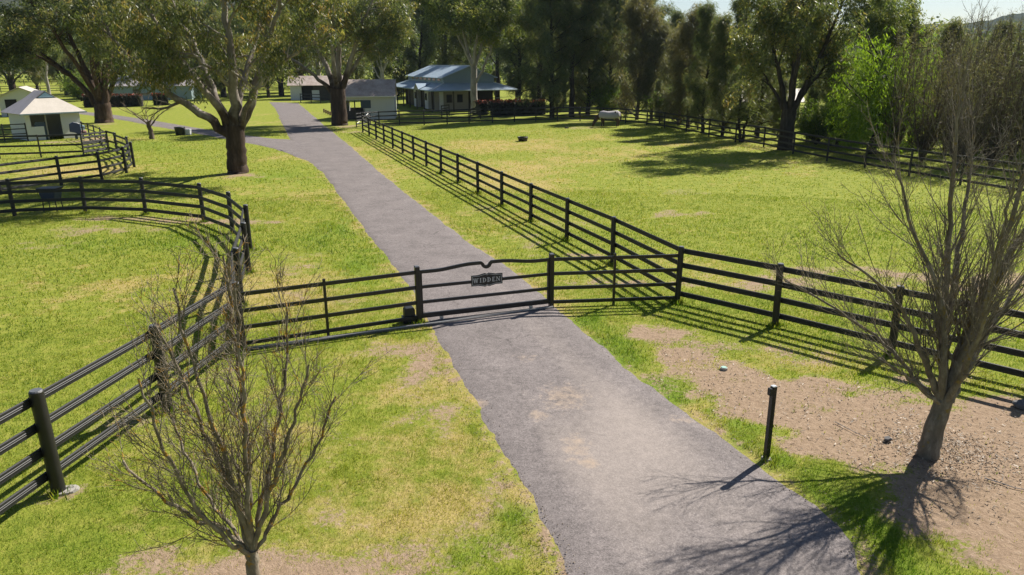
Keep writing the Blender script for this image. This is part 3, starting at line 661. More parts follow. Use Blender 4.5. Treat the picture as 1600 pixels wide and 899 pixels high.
tag(obj('uncut_grass', foot_grass(), M['grass_blade']), 'longer uncut grass round the feet of the fence posts', 'grass', kind='stuff')

# ------------------------------------------------------------------ trees
def unit(v): return v / (np.linalg.norm(v) + 1e-9)
def rand_perp(rng, d):
    v = rng.normal(size=3); v -= d * v.dot(d); return unit(v)
class Tree:
    def __init__(s, seed): s.r = np.random.default_rng(seed); s.lines = []; s.tips = []
    def limb(s, p, d, L, r0, r1, n=5, wob=.12, up=0.0):
        """a wandering limb; returns its points"""
        p = np.array(p, float); d = unit(np.array(d, float)); pts = [p.copy()]
        for k in range(n):
            d = unit(d + s.r.normal(0, wob, 3) + np.array([0, 0, up])); p = p + d * L / n; pts.append(p.copy())
        pts = np.array(pts); rad = np.linspace(r0, r1, n + 1); s.lines.append((pts, rad)); return pts, rad
    def path(s, pts, r0, r1, sub=4, wob=.03):
        """a limb through given points (smoothed)"""
        P_ = np.array(pts, float); t = np.linspace(0, len(P_) - 1, (len(P_) - 1) * sub + 1)
        Q = np.stack([np.interp(t, np.arange(len(P_)), P_[:, k]) for k in range(3)], 1)
        for _ in range(3): Q[1:-1] = (Q[:-2] + 2 * Q[1:-1] + Q[2:]) / 4
        Q[1:-1] += s.r.normal(0, wob, Q[1:-1].shape); rad = r0 + (r1 - r0) * np.linspace(0, 1, len(Q)) ** .8
        s.lines.append((Q, rad)); return Q, rad
    def side(s, pts, rad, n, t0, t1, ang, L, rs, up=0.0, wob=.12, seg=4, r_end=.35, taper=.5, rmin=.004):
        """n side shoots along a limb"""
        out = []; m = len(pts) - 1
        for k in range(n):
            t = t0 + (t1 - t0) * ((k + s.r.uniform(0, 1)) / n); i = min(int(t * m), m - 1); f = t * m - i
            p = pts[i] * (1 - f) + pts[i + 1] * f; d = unit(pts[i + 1] - pts[i]); rr_ = rad[i] * (1 - f) + rad[i + 1] * f
            a = s.r.uniform(*ang); dd = d * math.cos(a) + rand_perp(s.r, d) * math.sin(a)
            l = s.r.uniform(*L) * (1 - taper * t); r0 = max(min(rr_ * .75, rr_ * rs), rmin)
            out.append(s.limb(p, dd, l, r0, max(r0 * r_end, rmin * .6), seg, wob, up))
        return out
    def wood(s, name, sides=(9, 6, 4, 3), levels=(.12, .04, .012)):
        Vs, Fs, off = [], [], 0
        for pts, rad in s.lines:
            r0 = rad[0]; n = sides[0] if r0 > levels[0] else sides[1] if r0 > levels[1] else sides[2] if r0 > levels[2] else sides[3]
            T = np.gradient(pts, axis=0); T /= np.linalg.norm(T, axis=1)[:, None] + 1e-9
            ref = np.array([0, 0, 1.0]) if abs(T[0, 2]) < .9 else np.array([1.0, 0, 0])
            U = np.cross(T, ref); U /= np.linalg.norm(U, axis=1)[:, None] + 1e-9; W_ = np.cross(T, U)
            a = np.arange(n) * 2 * math.pi / n
            R = pts[:, None, :] + (U[:, None, :] * np.cos(a)[None, :, None] + W_[:, None, :] * np.sin(a)[None, :, None]) * rad[:, None, None]
            m = len(pts); I = np.arange(m * n).reshape(m, n) + off
            J = np.roll(I, -1, 1)
            Fs.append(np.stack([I[:-1], J[:-1], J[1:], I[1:]], -1).reshape(-1, 4)); Vs.append(R.reshape(-1, 3)); off += m * n
        return mesh_np(name, np.concatenate(Vs), np.concatenate(Fs), True)
def leaf_mesh(name, rng, C, R, n, L, W_, droop=.5, shade=None, flat=1.0):
    """n leaves round every centre C (k,3) with spread R (k,) ; pointed quads that hang by 'droop'"""
    k = len(C); idx = np.repeat(np.arange(k), n); m = len(idx)
    g_ = rng.normal(size=(m, 3)); g_ /= np.linalg.norm(g_, axis=1)[:, None]; g_ *= (rng.uniform(0, 1, m) ** .45)[:, None]
    g_[:, 2] *= flat
    p = C[idx] + g_ * R[idx][:, None]
    d = rng.normal(size=(m, 3)); d /= np.linalg.norm(d, axis=1)[:, None]; d[:, 2] = d[:, 2] * (1 - droop) - droop; d /= np.linalg.norm(d, axis=1)[:, None]
    s_ = np.cross(d, rng.normal(size=(m, 3))); s_ /= np.linalg.norm(s_, axis=1)[:, None] + 1e-9
    l = L * rng.uniform(.6, 1.35, m); w = W_ * rng.uniform(.6, 1.3, m)
    V = np.stack([p, p + d * (l * .4)[:, None] + s_ * (w / 2)[:, None], p + d * l[:, None], p + d * (l * .4)[:, None] - s_ * (w / 2)[:, None]], 1).reshape(-1, 3)
    base = np.zeros(k) if shade is None else shade
    S = np.clip(.42 + base[idx] + rng.normal(0, .16, m), 0, 1)
    return mesh_np(name, V, np.arange(4 * m).reshape(-1, 4), False, {'shade': ('FACE', S)})
def plant_tree(name, label, cat, loc, wood, crown, wm, lm, group=None, rz=0, sc=1.0, szz=None):
    t = thing(name, label, cat, loc, rz, group); t.scale = (sc, sc, szz or sc)
    if wood: obj('trunk', wood, M[wm] if wm else None, t)
    if crown: obj('crown', crown, M[lm] if lm else None, t)
    return t

# --- leafless trees in the foreground
def bare_tree(seed, trunk, limbs, dens, tw):
    T = Tree(seed); T.path(trunk[0], trunk[1], trunk[2], 5, .006)
    for pts, r0 in limbs:
        q, rd = T.path(pts, r0, .012, 5, .014)
        L_ = np.linalg.norm(np.diff(q, axis=0), axis=1).sum()
        for a, ra in T.side(q, rd, int(dens * L_), .15, 1.0, (.3, .75), (.7 * tw, 1.7 * tw), .30, .12, .04, 6, .3, .3, .0055):
            for b_, rb in T.side(a, ra, 7, .12, 1.0, (.35, .8), (.25 * tw, .75 * tw), .55, .09, .06, 4, .45, .3, .0036):
                T.side(b_, rb, 3, .15, 1.0, (.5, 1.1), (.05, .20), .7, .05, .14, 2, .6, .2, .0026)
    return T.wood('trunk', (12, 8, 5, 3), (.07, .02, .008))
def P3(base, lst, s):
    """limb points given as offsets right, away, up from the foot, in metres"""
    return [(base[0] + a * s, base[1] + c * s, base[2] + u * s) for a, c, u in lst]
rb = (0, 0, 0)
tk = ([(-.03, 0, -.1), (0, .02, .2), (.05, .05, .6), (.12, .05, 1.0)], .175, .125)
rl_ = [([(.08, .05, .86), (-.25, .1, 1.5), (-.62, .0, 2.2), (-1.2, -.1, 2.85), (-1.95, -.2, 3.35)], .065),
       ([(.06, .05, .90), (-.10, -.1, 1.6), (-.22, -.1, 2.5), (-.75, .1, 3.6), (-1.15, .2, 4.7)], .072),
       ([(.10, .05, .95), (.10, .3, 1.8), (.05, .4, 2.8), (-.1, .5, 4.2), (-.15, .5, 5.8)], .085),
       ([(.12, .05, .95), (.32, .1, 1.7), (.45, .0, 2.6), (.50, -.1, 4.0), (.75, -.1, 6.2)], .10),
       ([(.14, .05, .92), (.42, .3, 1.8), (.80, .6, 2.6), (1.55, .9, 3.7), (2.5, 1.2, 5.2)], .115),
       ([(.14, .05, .85), (.55, .3, 1.40), (1.15, .8, 2.0), (2.0, 1.3, 2.9), (2.8, 1.6, 4.1)], .075),
       ([(.08, .05, .82), (-.25, .3, 1.2), (-.7, .5, 1.7), (-1.4, .8, 2.2), (-2.2, 1.0, 2.6)], .045),
       ([(.10, .05, .95), (.3, .6, 1.8), (.6, 1.1, 2.8), (.8, 1.5, 4.0), (.9, 1.8, 5.0)], .07),
       ([(.10, .02, .92), (.05, -.4, 1.7), (-.1, -.8, 2.6), (-.3, -1.1, 3.6), (-.4, -1.3, 4.6)], .06),
       ([(.08, .05, .86), (-.5, -.3, 1.3), (-1.0, -.6, 1.7), (-1.6, -.8, 2.1)], .035)]
me = bare_tree(11, tk, rl_, 6.8, .95)
plant_tree('bare_tree', 'leafless grey barked tree on bare earth casting branching shadow over the road', 'tree', at(1452, 712), me, None, 'bark_bare_grey', None)
tk = ([(.0, 0, -.1), (.0, 0, .3), (-.01, .0, .6), (-.01, .02, .82)], .078, .068)
ll_ = [([(-0.008, 0.017, .72), (-0.200, 0.043, 1.0), (-0.496, 0.000, 1.22), (-0.880, -0.085, 1.55), (-1.200, -0.085, 2.0)], .034),
       ([(-0.008, 0.017, .76), (-0.120, 0.085, 1.3), (-0.280, 0.085, 1.95), (-0.496, 0.170, 2.6), (-0.720, 0.170, 3.3)], .040),
       ([(-0.008, 0.017, .78), (-0.040, -0.043, 1.4), (-0.128, -0.085, 2.1), (-0.280, -0.085, 2.9), (-0.400, -0.085, 3.9)], .042),
       ([(-0.008, 0.017, .78), (0.000, 0.128, 1.5), (0.000, 0.255, 2.3), (-0.040, 0.340, 3.2), (-0.064, 0.383, 4.1)], .042),
       ([(-0.008, 0.017, .78), (0.048, -0.043, 1.5), (0.096, -0.085, 2.2), (0.176, -0.085, 3.0), (0.200, -0.085, 3.9)], .040),
       ([(-0.008, 0.017, .74), (0.144, 0.043, 1.2), (0.336, 0.085, 1.75), (0.600, 0.085, 2.35), (0.800, 0.085, 3.0)], .038),
       ([(-0.008, 0.017, .70), (0.160, 0.170, 1.0), (0.400, 0.340, 1.35), (0.680, 0.510, 1.8), (0.920, 0.595, 2.4)], .028),
       ([(-0.008, 0.017, .68), (-0.240, 0.212, .95), (-0.560, 0.383, 1.2), (-0.880, 0.595, 1.7), (-1.040, 0.680, 2.4)], .028),
       ([(-0.008, 0.017, .70), (-0.120, -0.255, 1.1), (-0.320, -0.468, 1.7), (-0.480, -0.595, 2.4), (-0.560, -0.680, 3.2)], .030),
       ([(-0.008, 0.017, .76), (0.080, 0.297, 1.3), (0.200, 0.595, 1.9), (0.320, 0.807, 2.6), (0.360, 0.935, 3.4)], .034)]
me = bare_tree(23, tk, ll_, 7.5, .60)
plant_tree('bare_tree', 'small leafless tree with orange lichen on its many thin upright stems', 'tree', at(405, 955), me, None, 'bark_bare', None)
T = Tree(5); q, rd = T.path([(0, 0, -.1), (-.1, 0, .7), (-.15, 0, 1.4)], .22, .16, 4)
for k in range(9):
    a = k * .7; q, rd = T.path([(-.15, 0, .9 + .05 * k), (-.15 + .9 * math.cos(a), .9 * math.sin(a), 1.9), (-.15 + (2.2 + .2 * (k % 3)) * math.cos(a), 2.2 * math.sin(a), 2.6 + .25 * (k % 4))], .05, .010, 4)
    for a_, ra in T.side(q, rd, 6, .2, 1, (.3, .8), (.5, 1.1), .5, .08, .1, 4): T.side(a_, ra, 3, .2, 1, (.4, .9), (.2, .5), .6, .05, .1, 2, .6, .2, .006)
plant_tree('bare_tree', 'low spreading leafless tree on the lawn beside the branch road', 'tree', at(238.5, 217), T.wood('trunk'), None, 'bark_twig', None)

# --- eucalypts
def euc(seed, limbs, trunk, n2, n3, leaf_n, leaf, clump, L2, L3, droop=.6, bark_side=(10, 7, 4, 3), t0=.35, floor=0.0, core=0.0):
    T = Tree(seed); T.path(*trunk, 5, .02); C = []
    for pts, r0 in limbs:
        q, rd = T.path(pts, r0 * .88, r0 * .18, 5, .045)
        for a, ra in T.side(q, rd, n2, t0, 1.0, (.4, 1.1), L2, .5, .03, .16, 5, .3, .3, .02):
            for b_, rb_ in T.side(a, ra, n3, .25, 1.0, (.4, 1.1), L3, .5, -.02, .2, 4, .4, .2, .012):
                C += [b_[-1], b_[2]]
            C += [a[-1]]
        C += [q[-1]]
    C = np.array(C); C = C[(C[:, 2] > floor) | ((np.hypot(C[:, 0], C[:, 1]) < core) & (C[:, 2] > floor * .6))]
    R = clump * T.r.uniform(.55, 1.3, len(C)); sh = T.r.normal(0.02, .2, len(C))
    cr = leaf_mesh('crown', T.r, C, R, leaf_n, leaf[0], leaf[1], droop, sh, .8)
    return T.wood('trunk', bark_side), cr
# the big gum by the lawn (limbs in view laid out as seen)
t1 = ([(0, 0, -.2), (0, 0, .3), (.05, 0, 1.2), (.1, 0, 2.6)], .60, .50)
l1_ = [([(-.1, 0, 2.0), (-1.6, -.3, 3.4), (-3.4, -.6, 4.6), (-5.0, -.6, 6.2), (-6.2, -.4, 8.2)], .34),
       ([(-.1, 0, 2.2), (-1.0, .6, 4.2), (-2.0, 1.2, 6.6), (-3.2, 1.8, 9.0), (-4.0, 2.4, 12.0)], .34),
       ([(.1, 0, 2.4), (.4, -.2, 4.6), (.5, -.4, 7.0), (.3, -.6, 10.0), (.0, -.6, 13.5)], .40),
       ([(.2, 0, 2.2), (1.1, .2, 3.8), (1.9, .4, 6.2), (2.8, .4, 9.0), (3.9, .2, 13.0)], .36),
       ([(.3, 0, 2.4), (1.4, -.6, 4.4), (2.7, -1.0, 5.6), (4.8, -1.4, 6.7), (6.6, -1.6, 7.6)], .20),
       ([(.1, 0, 2.6), (.3, 1.6, 5.0), (.8, 3.2, 7.4), (1.4, 4.6, 10.4)], .30),
       ([(0, 0, 2.6), (-1.2, -1.4, 5.2), (-2.2, -2.6, 7.6), (-3.0, -3.4, 10.4)], .28),
       ([(1.9, .4, 6.2), (3.2, -.8, 8.2), (4.4, -1.6, 10.4), (5.0, -2.0, 12.5)], .18)]
l1_ += [([(-1.0, .6, 4.2), (-2.2, .2, 5.8), (-3.4, .0, 6.8), (-4.4, -.2, 7.0)], .15),
        ([(.4, -.2, 4.6), (-.4, -1.6, 6.0), (-1.0, -2.8, 6.6), (-1.6, -3.6, 6.2)], .14)]
l1_ += [([(3.9, .2, 12.6), (5.0, -1.0, 14.6), (6.2, -2.0, 16.6), (7.0, -2.6, 18.4)], .18), ([(.0, -.6, 13.2), (.6, -1.8, 15.6), (1.8, -2.8, 17.6)], .18), ([(-4.0, 2.4, 11.8), (-3.6, .8, 14.4), (-2.6, -.6, 16.8)], .16),  # upper limbs out of view, added to cast shade over the pen
        ([(2.8, .4, 9.0), (4.6, -1.6, 11.6), (5.6, -3.4, 14.0), (5.8, -4.6, 16.0)], .18), ([(.0, -.6, 12.0), (-1.6, -2.0, 14.4), (-2.6, -3.6, 16.2)], .16)]
w1, c1 = euc(101, l1_, t1, 8, 5, 44, (.27, .06), .62, (1.5, 3.3), (.8, 2.1), .85, t0=.32, floor=5.0, core=3.2)
plant_tree('gum_tree', 'big spreading gum tree with rough dark trunk forking low on the lawn', 'tree', at(372, 270), w1, c1, 'bark_gum', 'euc_leaf')
t2 = ([(0, 0, -.2), (0, 0, .5), (.1, 0, 2.0)], 1.0, .8)
l2_ = [([(-.3, 0, 1.6), (-2.2, 0, 4.4), (-4.8, -.5, 7.0), (-8.0, -1.0, 9.4)], .42), ([(-.1, 0, 1.8), (-1.2, .5, 5.0), (-2.6, 1.0, 8.6), (-4.4, 1.4, 13.0)], .48),
       ([(.1, 0, 1.8), (.3, 0, 5.4), (.2, 0, 9.4), (.4, .2, 15.0)], .52), ([(.4, 0, 1.6), (1.0, -.2, 5.0), (1.6, -.5, 8.5), (3.4, -1.0, 13.5)], .45),
       ([(.3, 0, 1.8), (2.2, 1.0, 6.0), (4.6, 2.0, 9.2), (7.6, 2.4, 11.6)], .36), ([(0, 0, 2.0), (-.6, -2.4, 6.0), (-1.4, -4.4, 9.5), (-2.4, -6.0, 12.5)], .36),
       ([(0, 0, 2.0), (1.0, -2.4, 6.4), (2.4, -4.2, 9.0), (4.4, -5.6, 10.5)], .34), ([(0, 0, 2.0), (.6, 2.6, 7.0), (1.2, 4.8, 12.0)], .36),
       ([(-2.2, 0, 4.4), (-4.0, -2.0, 6.6), (-6.4, -3.6, 8.0)], .25)]
w2, c2 = euc(102, l2_, t2, 9, 6, 62, (.38, .10), .95, (2.0, 4.2), (1.0, 2.4), .55, t0=.52, floor=4.5)
plant_tree('gum_tree', 'wide dark gum tree with several brown stems before the red topped hedge', 'tree', at(163, 191.5), w2, c2, 'bark_dark', 'euc_leaf')
t3 = ([(0, 0, -.2), (0, 0, .6), (0, 0, 2.4), (.05, 0, 3.6)], .85, .72)
l3_ = [([(-.3, 0, 3.0), (-2.0, -.3, 4.8), (-4.6, -.6, 6.8), (-7.0, -.8, 9.2)], .28), ([(-.2, 0, 3.2), (-1.2, .4, 6.2), (-2.8, .8, 9.6), (-3.8, 1.0, 13.0)], .38),
       ([(.1, 0, 3.3), (.4, 0, 6.5), (.5, -.2, 10.0), (.6, -.4, 14.5)], .42), ([(.3, 0, 3.2), (1.6, -.2, 6.2), (2.8, -.6, 9.2), (4.6, -1.0, 12.5)], .38),
       ([(.3, 0, 3.2), (2.2, .6, 6.4), (4.6, 1.0, 8.6), (6.6, 1.4, 10.0)], .28), ([(0, 0, 3.4), (.2, -2.0, 6.6), (.6, -3.6, 9.6), (.8, -4.6, 12.0)], .30), ([(0, 0, 3.4), (-.4, 2.4, 7.0), (-.6, 4.4, 11.5)], .32)]
w3, c3 = euc(103, l3_, t3, 8, 6, 58, (.34, .085), .85, (1.8, 3.8), (.9, 2.2), .65)
plant_tree('gum_tree', 'gum tree with thick rough trunk beside the rusty roofed shed', 'tree', at(531, 195.5), w3, c3, 'bark_gum_tall', 'euc_leaf')
t4 = ([(0, 0, -.2), (0, 0, 2.5), (.05, 0, 5.5)], .48, .38)
l4_ = [([(0, 0, 5.0), (-.9, 0, 8.2), (-1.4, 0, 11.5), (-1.8, 0, 16)], .28), ([(.1, 0, 5.2), (1.0, .3, 8.0), (2.4, .6, 11.0), (4.4, .8, 14.5)], .28), ([(.1, 0, 3.4), (1.6, -.3, 6.0), (2.6, -.6, 8.6), (4.6, -1.0, 11.0)], .22),
       ([(0, 0, 5.4), (-1.8, -.8, 9.0), (-4.0, -1.4, 12.4)], .22), ([(0, 0, 5.4), (.4, 1.6, 9.5), (.8, 2.6, 14.0)], .26), ([(0, 0, 5.4), (.6, -1.8, 9.0), (1.0, -3.0, 12.6)], .24)]
w4, c4 = euc(104, l4_, t4, 8, 6, 62, (.42, .11), 1.0, (1.8, 3.6), (.9, 2.0), .6, t0=.45)
plant_tree('gum_tree', 'slender pale trunked gum tree in front of the blue roofed barn', 'tree', at(741, 177), w4, c4, 'bark_pale', 'gum_leaf')
t5 = ([(0, 0, -.2), (0, 0, 1.0), (.1, 0, 2.6)], .62, .55)
l5_ = [([(-.1, 0, 2.2), (-.9, 0, 4.5), (-2.0, .2, 7.4), (-3.0, .4, 11.0)], .30), ([(.1, 0, 2.4), (.2, .2, 5.4), (.1, .3, 9.0), (.3, .4, 14.0)], .36), ([(.2, 0, 2.2), (1.4, 0, 4.6), (2.6, -.3, 7.2), (3.4, -.6, 10.6)], .30),
       ([(0, 0, 2.4), (-.3, -1.6, 5.0), (-.6, -2.8, 8.0), (-1.2, -3.2, 11.0)], .26), ([(.1, 0, 2.4), (.9, 1.6, 5.4), (1.4, 2.8, 9.0)], .26), ([(.2, 0, 2.4), (2.2, .8, 4.6), (3.8, 1.0, 6.2)], .18), ([(-.2, 0, 2.4), (-2.0, .8, 4.8), (-3.4, 1.0, 6.6)], .18)]
w5, c5 = euc(105, l5_, t5, 9, 5, 54, (.32, .08), .75, (1.6, 3.2), (.8, 1.9), .6)
plant_tree('gum_tree', 'dense dark gum tree with stout trunk rising through the far paddock fence', 'tree', at(1226, 234), w5, c5, 'bark_oak', 'euc_leaf', sc=.86, szz=1.05)

# --- she-oaks: drooping needle foliage
def oak(seed, H_, spread, n1, strands, colshade, low=.05, fast=.75, L=(.55, .05)):
    T = Tree(seed); q, rd = T.path([(0, 0, -.2), (T.r.normal(0, .15), T.r.normal(0, .15), H_ * .35), (T.r.normal(0, .3), T.r.normal(0, .3), H_ * .7), (T.r.normal(0, .4), T.r.normal(0, .4), H_)], H_ * .016 + .04, .03, 5, .05)
    C, R = [], []
    for k in range(n1):
        t = low + (.98 - low) * (k + T.r.uniform(0, 1)) / n1; i = min(int(t * (len(q) - 1)), len(q) - 2); p = q[i] + (q[i + 1] - q[i]) * (t * (len(q) - 1) - i)
        a = k * 2.4 + T.r.uniform(-.5, .5); env = spread * (math.sin(math.pi * min(1, .18 + .82 * t)) ** .6) * T.r.uniform(.5, 1.15) * (1.05 - .55 * t)
        d = np.array([math.cos(a), math.sin(a), fast + T.r.uniform(-.2, .35)])
        b_, rb_ = T.limb(p, d, env * 1.25 + .4, max(.018, rd[i] * .35), .012, 5, .14, .03)
        for c_, rc_ in T.side(b_, rb_, 6, .25, 1.0, (.4, 1.0), (.4 * spread * .45, spread * .45), .5, .02, .18, 3, .5, .2, .01):
            C += [c_[-1], c_[1]]; R += [.36 + .10 * spread, .32 + .10 * spread]
        C.append(b_[-1]); R.append(.45)
    C, R = np.array(C), np.array(R) * T.r.uniform(.7, 1.3, len(C)); sh = T.r.normal(colshade, .13, len(C))
    return T.wood('trunk', (8, 5, 4, 3)), leaf_mesh('crown', T.r, C, R, strands, L[0], L[1], .62, sh, 1.25)
OAK = [oak(201, 15, 2.7, 44, 46, .02), oak(202, 17, 3.0, 46, 44, -.06), oak(203, 13, 2.4, 40, 48, .10), oak(204, 18, 2.7, 46, 42, -.02, .2)]
BRN = [oak(211, 11, 2.7, 42, 32, .05, .04, .9)]
def upright(seed, H_, stems, spread):
    """fastigiate, nearly leafless: many rising stems with fine twigs and a thin brown haze of dead leaves"""
    T = Tree(seed); C = []
    for k in range(stems):
        a = k * 2.4; rr_ = spread * math.sqrt((k + .5) / stems); hh = H_ * T.r.uniform(.7, 1.05) * (1 - .25 * rr_ / spread)
        q, rd = T.path([(0, 0, -.1), (rr_ * .45 * math.cos(a), rr_ * .45 * math.sin(a), hh * .25), (rr_ * .9 * math.cos(a), rr_ * .9 * math.sin(a), hh * .6), (rr_ * 1.05 * math.cos(a), rr_ * 1.05 * math.sin(a), hh)], .09, .012, 5, .05)
        for a_, ra in T.side(q, rd, 26, .1, 1, (.25, .7), (.9, 2.0), .45, .16, .08, 4, .4, .45, .012):
            T.side(a_, ra, 5, .2, 1, (.25, .6), (.3, .8), .7, .1, .1, 2, .6, .2, .009); C += [a_[2], a_[-1]]
    C = np.array(C); return T.wood('trunk', (7, 5, 3, 3)), leaf_mesh('crown', T.r, C, np.full(len(C), .35), 7, .34, .03, -.4, T.r.normal(0, .15, len(C)))
UPR = [upright(221, 12, 11, 1.9), upright(222, 10.5, 13, 2.4), upright(223, 13, 9, 1.6)]
for w, c in UPR: w.materials.append(M['bark_twig']); c.materials.append(M['brown_needle'])
for w, c in OAK: w.materials.append(M['bark_oak']); c.materials.append(M['oak_needle'])
for w, c in BRN: w.materials.append(M['bark_twig']); c.materials.append(M['brown_needle'])
rnd = random.Random(77)
def oaks(lst, protos, label, group, name='she_oak'):
    for (px, py, k, s) in lst:
        w, c = protos[k % len(protos)]
        plant_tree(name, label, 'tree', at(px, py), w, c, None, None, group, rnd.uniform(0, 6.28), s, s * rnd.uniform(.92, 1.12))
oaks([(862, 184, 1, 1.0), (893, 183, 3, 1.05), (918, 181, 0, 1.0), (955, 180, 1, .95), (1128, 213, 2, .66), (1098, 208, 0, .62), (842, 178, 3, 1.1), (1183, 216, 1, .55)], OAK, 'tall dark green she oak growing just behind the far paddock fence', 'she oaks behind the far paddock fence')
oaks([(995, 187, 0, 1.02), (1018, 188, 0, .85), (1075, 200, 0, .85), (1060, 196, 0, .8)], BRN[:1], 'olive brown feathery she oak rising behind the horse and the far fence', 'olive brown she oaks behind the horse')
oaks([(810, 168, 1, 1.15), (778, 160, 3, 1.25), (835, 160, 0, 1.3), (880, 163, 1, 1.3), (925, 163, 2, 1.5), (968, 165, 3, 1.2), (1010, 165, 1, 1.1), (1048, 170, 0, .72), (660, 152, 0, 1.35), (700, 150, 1, 1.4), (740, 150, 3, 1.4), (622, 150, 2, 1.5), (590, 149, 3, 1.3), (560, 147, 1, 1.2), (1105, 178, 3, .60), (1150, 182, 0, .75), (1210, 190, 1, .7), (1260, 195, 3, .6), (1300, 200, 0, .5)],
     OAK, 'tall shadowy she oak in the dense belt behind the barn', 'she oaks in the belt behind the barn')
oaks([(1395, 246, 0, .66), (1440, 252, 1, .72), (1475, 242, 2, .66), (1512, 254, 0, .78), (1548, 260, 1, .80), (1580, 250, 2, .80), (1622, 264, 0, .86), (1660, 256, 1, .95), (1420, 234, 2, .66), (1494, 264, 1, .70), (1600, 240, 0, .9), (1705, 264, 2, .95), (1555, 234, 0, .86), (1455, 230, 1, .80), (1525, 238, 1, .85)],
     UPR, 'brown twiggy upright tree beyond the far fence behind the leaning bare tree', 'brown upright trees behind the leaning bare tree', 'upright_tree')
oaks([(1470, 218, 2, .60), (1540, 222, 0, .58), (1610, 226, 1, .66), (1410, 214, 0, .5), (1680, 232, 3, .7)], OAK, 'olive she oak showing through the brown upright trees behind the leaning bare tree', 'olive she oaks behind the upright trees')
# young twin stemmed tree at the fence
T = Tree(31); C = []
for dx_, hh in ((-.25, 11.5), (.25, 13)):
    q, rd = T.path([(0, 0, -.1), (dx_ * 1.0, 0, 1.2), (dx_ * 1.6, 0, 4.5), (dx_ * 1.3, .2, hh)], .15, .03, 5, .05)
    for a, ra in T.side(q, rd, 22, .3, 1, (.5, 1.1), (.8, 2.2), .4, .06, .15, 4):
        C += [a[-1], a[2]]
C = np.array(C); plant_tree('sapling', 'slim twin stemmed young tree standing against the far paddock fence', 'tree', at(1158, 222), T.wood('trunk'), leaf_mesh('crown', T.r, C, np.full(len(C), .6), 45, .4, .05, .5, None), 'bark_oak', 'oak_needle')
# willow, bright shrubs
def willow(seed, H_, spread, n, ns, L):
    T = Tree(seed); q, rd = T.path([(0, 0, -.2), (.1, 0, H_ * .3), (0, .1, H_ * .7)], .25, .1, 4); C, R = [], []
    for k in range(n):
        t = .35 + .65 * (k + .5) / n; i = min(int(t * (len(q) - 1)), len(q) - 2); a = k * 2.4
        b_, rb_ = T.limb(q[i], (math.cos(a), math.sin(a), 1.1), spread * T.r.uniform(.6, 1.1), .06, .012, 5, .15, -.12)
        for s_ in range(5):
            p = b_[2 + s_ % 4] + T.r.normal(0, .25, 3); n_ = 7
            for j in range(n_): C.append(p + np.array([T.r.normal(0, .06), T.r.normal(0, .06), -j * L / n_])); R.append(.22)
    C, R = np.array(C), np.array(R); C = C[C[:, 2] > .4]; R = R[:len(C)]
    return T.wood('trunk'), leaf_mesh('crown', T.r, C, R, ns, .26, .05, .85, T.r.normal(0, .12, len(C)))
w, c = willow(41, 7.5, 3.2, 34, 14, 3.2)
plant_tree('willow', 'bright yellow green weeping willow beyond the far paddock fence', 'tree', at(1362, 240), w, c, 'bark_oak', 'willow_leaf', sc=1.28)
plant_tree('willow', 'lower dense green willow beside the stout dark gum', 'tree', at(1308, 226), w, c, None, None, rz=2.0, sc=.62)
def shrub(seed, r, h, n, ns, leaf=(.2, .07)):
    T = Tree(seed); C = []
    for k in range(n):
        a = T.r.uniform(0, 6.28); d = (math.cos(a) * .7, math.sin(a) * .7, 1.0 + T.r.uniform(0, .6))
        b_, rb_ = T.limb((0, 0, -.05), d, h * T.r.uniform(.55, 1.05), .03, .008, 5, .16); C += list(b_[2:])
    C = np.array(C); C[:, :2] *= r / (h * .55); return T.wood('trunk'), leaf_mesh('crown', T.r, C, np.full(len(C), r * .32), ns, leaf[0], leaf[1], .2, T.r.normal(0, .12, len(C)))
sw, sc_ = shrub(51, 1.6, 3.2, 40, 40)
sw.materials.append(M['bark_oak']); sc_.materials.append(M['shrub_leaf'])
for px, py, s, lb in [(948, 181, 1.2, 'bright green leafy shrub between she oaks behind the horse'), (1062, 192, 1.3, 'bright green shrub at the gap showing a distant dark roof'), (1275, 226, 1.0, 'bright green shrub at the foot of the stout dark gum'),
                      (1330, 232, .9, 'bright green shrub growing under the weeping willow'), (128, 158, 1.6, 'bright lime shrub showing between the stems of the wide dark gum')]:
    plant_tree('shrub', lb, 'shrub', at(px, py), sw, sc_, None, None, None, rnd.uniform(0, 6), s)
# understorey behind the fence
oaks([(1030, 193, 2, .30), (1090, 203, 0, .3), (870, 181, 2, .32), (905, 179, 0, .3), (975, 184, 2, .3), (1180, 210, 1, .3), (1215, 215, 2, .32), (1260, 222, 2, .3), (1140, 205, 0, .3)], OAK, 'low dark scrubby she oak sapling under the taller trees by the far fence', 'scrubby saplings under the tall trees', 'she_oak_sapling')
oaks([(556 + 36 * k, (164 + (k * 7) % 9 + (6 if k > 8 else 0)) if k > 7 else 150 + k % 3, k, .34 + .05 * (k % 3)) for k in range(1, 15)], OAK, 'low dark scrubby she oak in the understorey of the belt behind the barn', 'scrubby understorey behind the barn', 'she_oak_sapling')
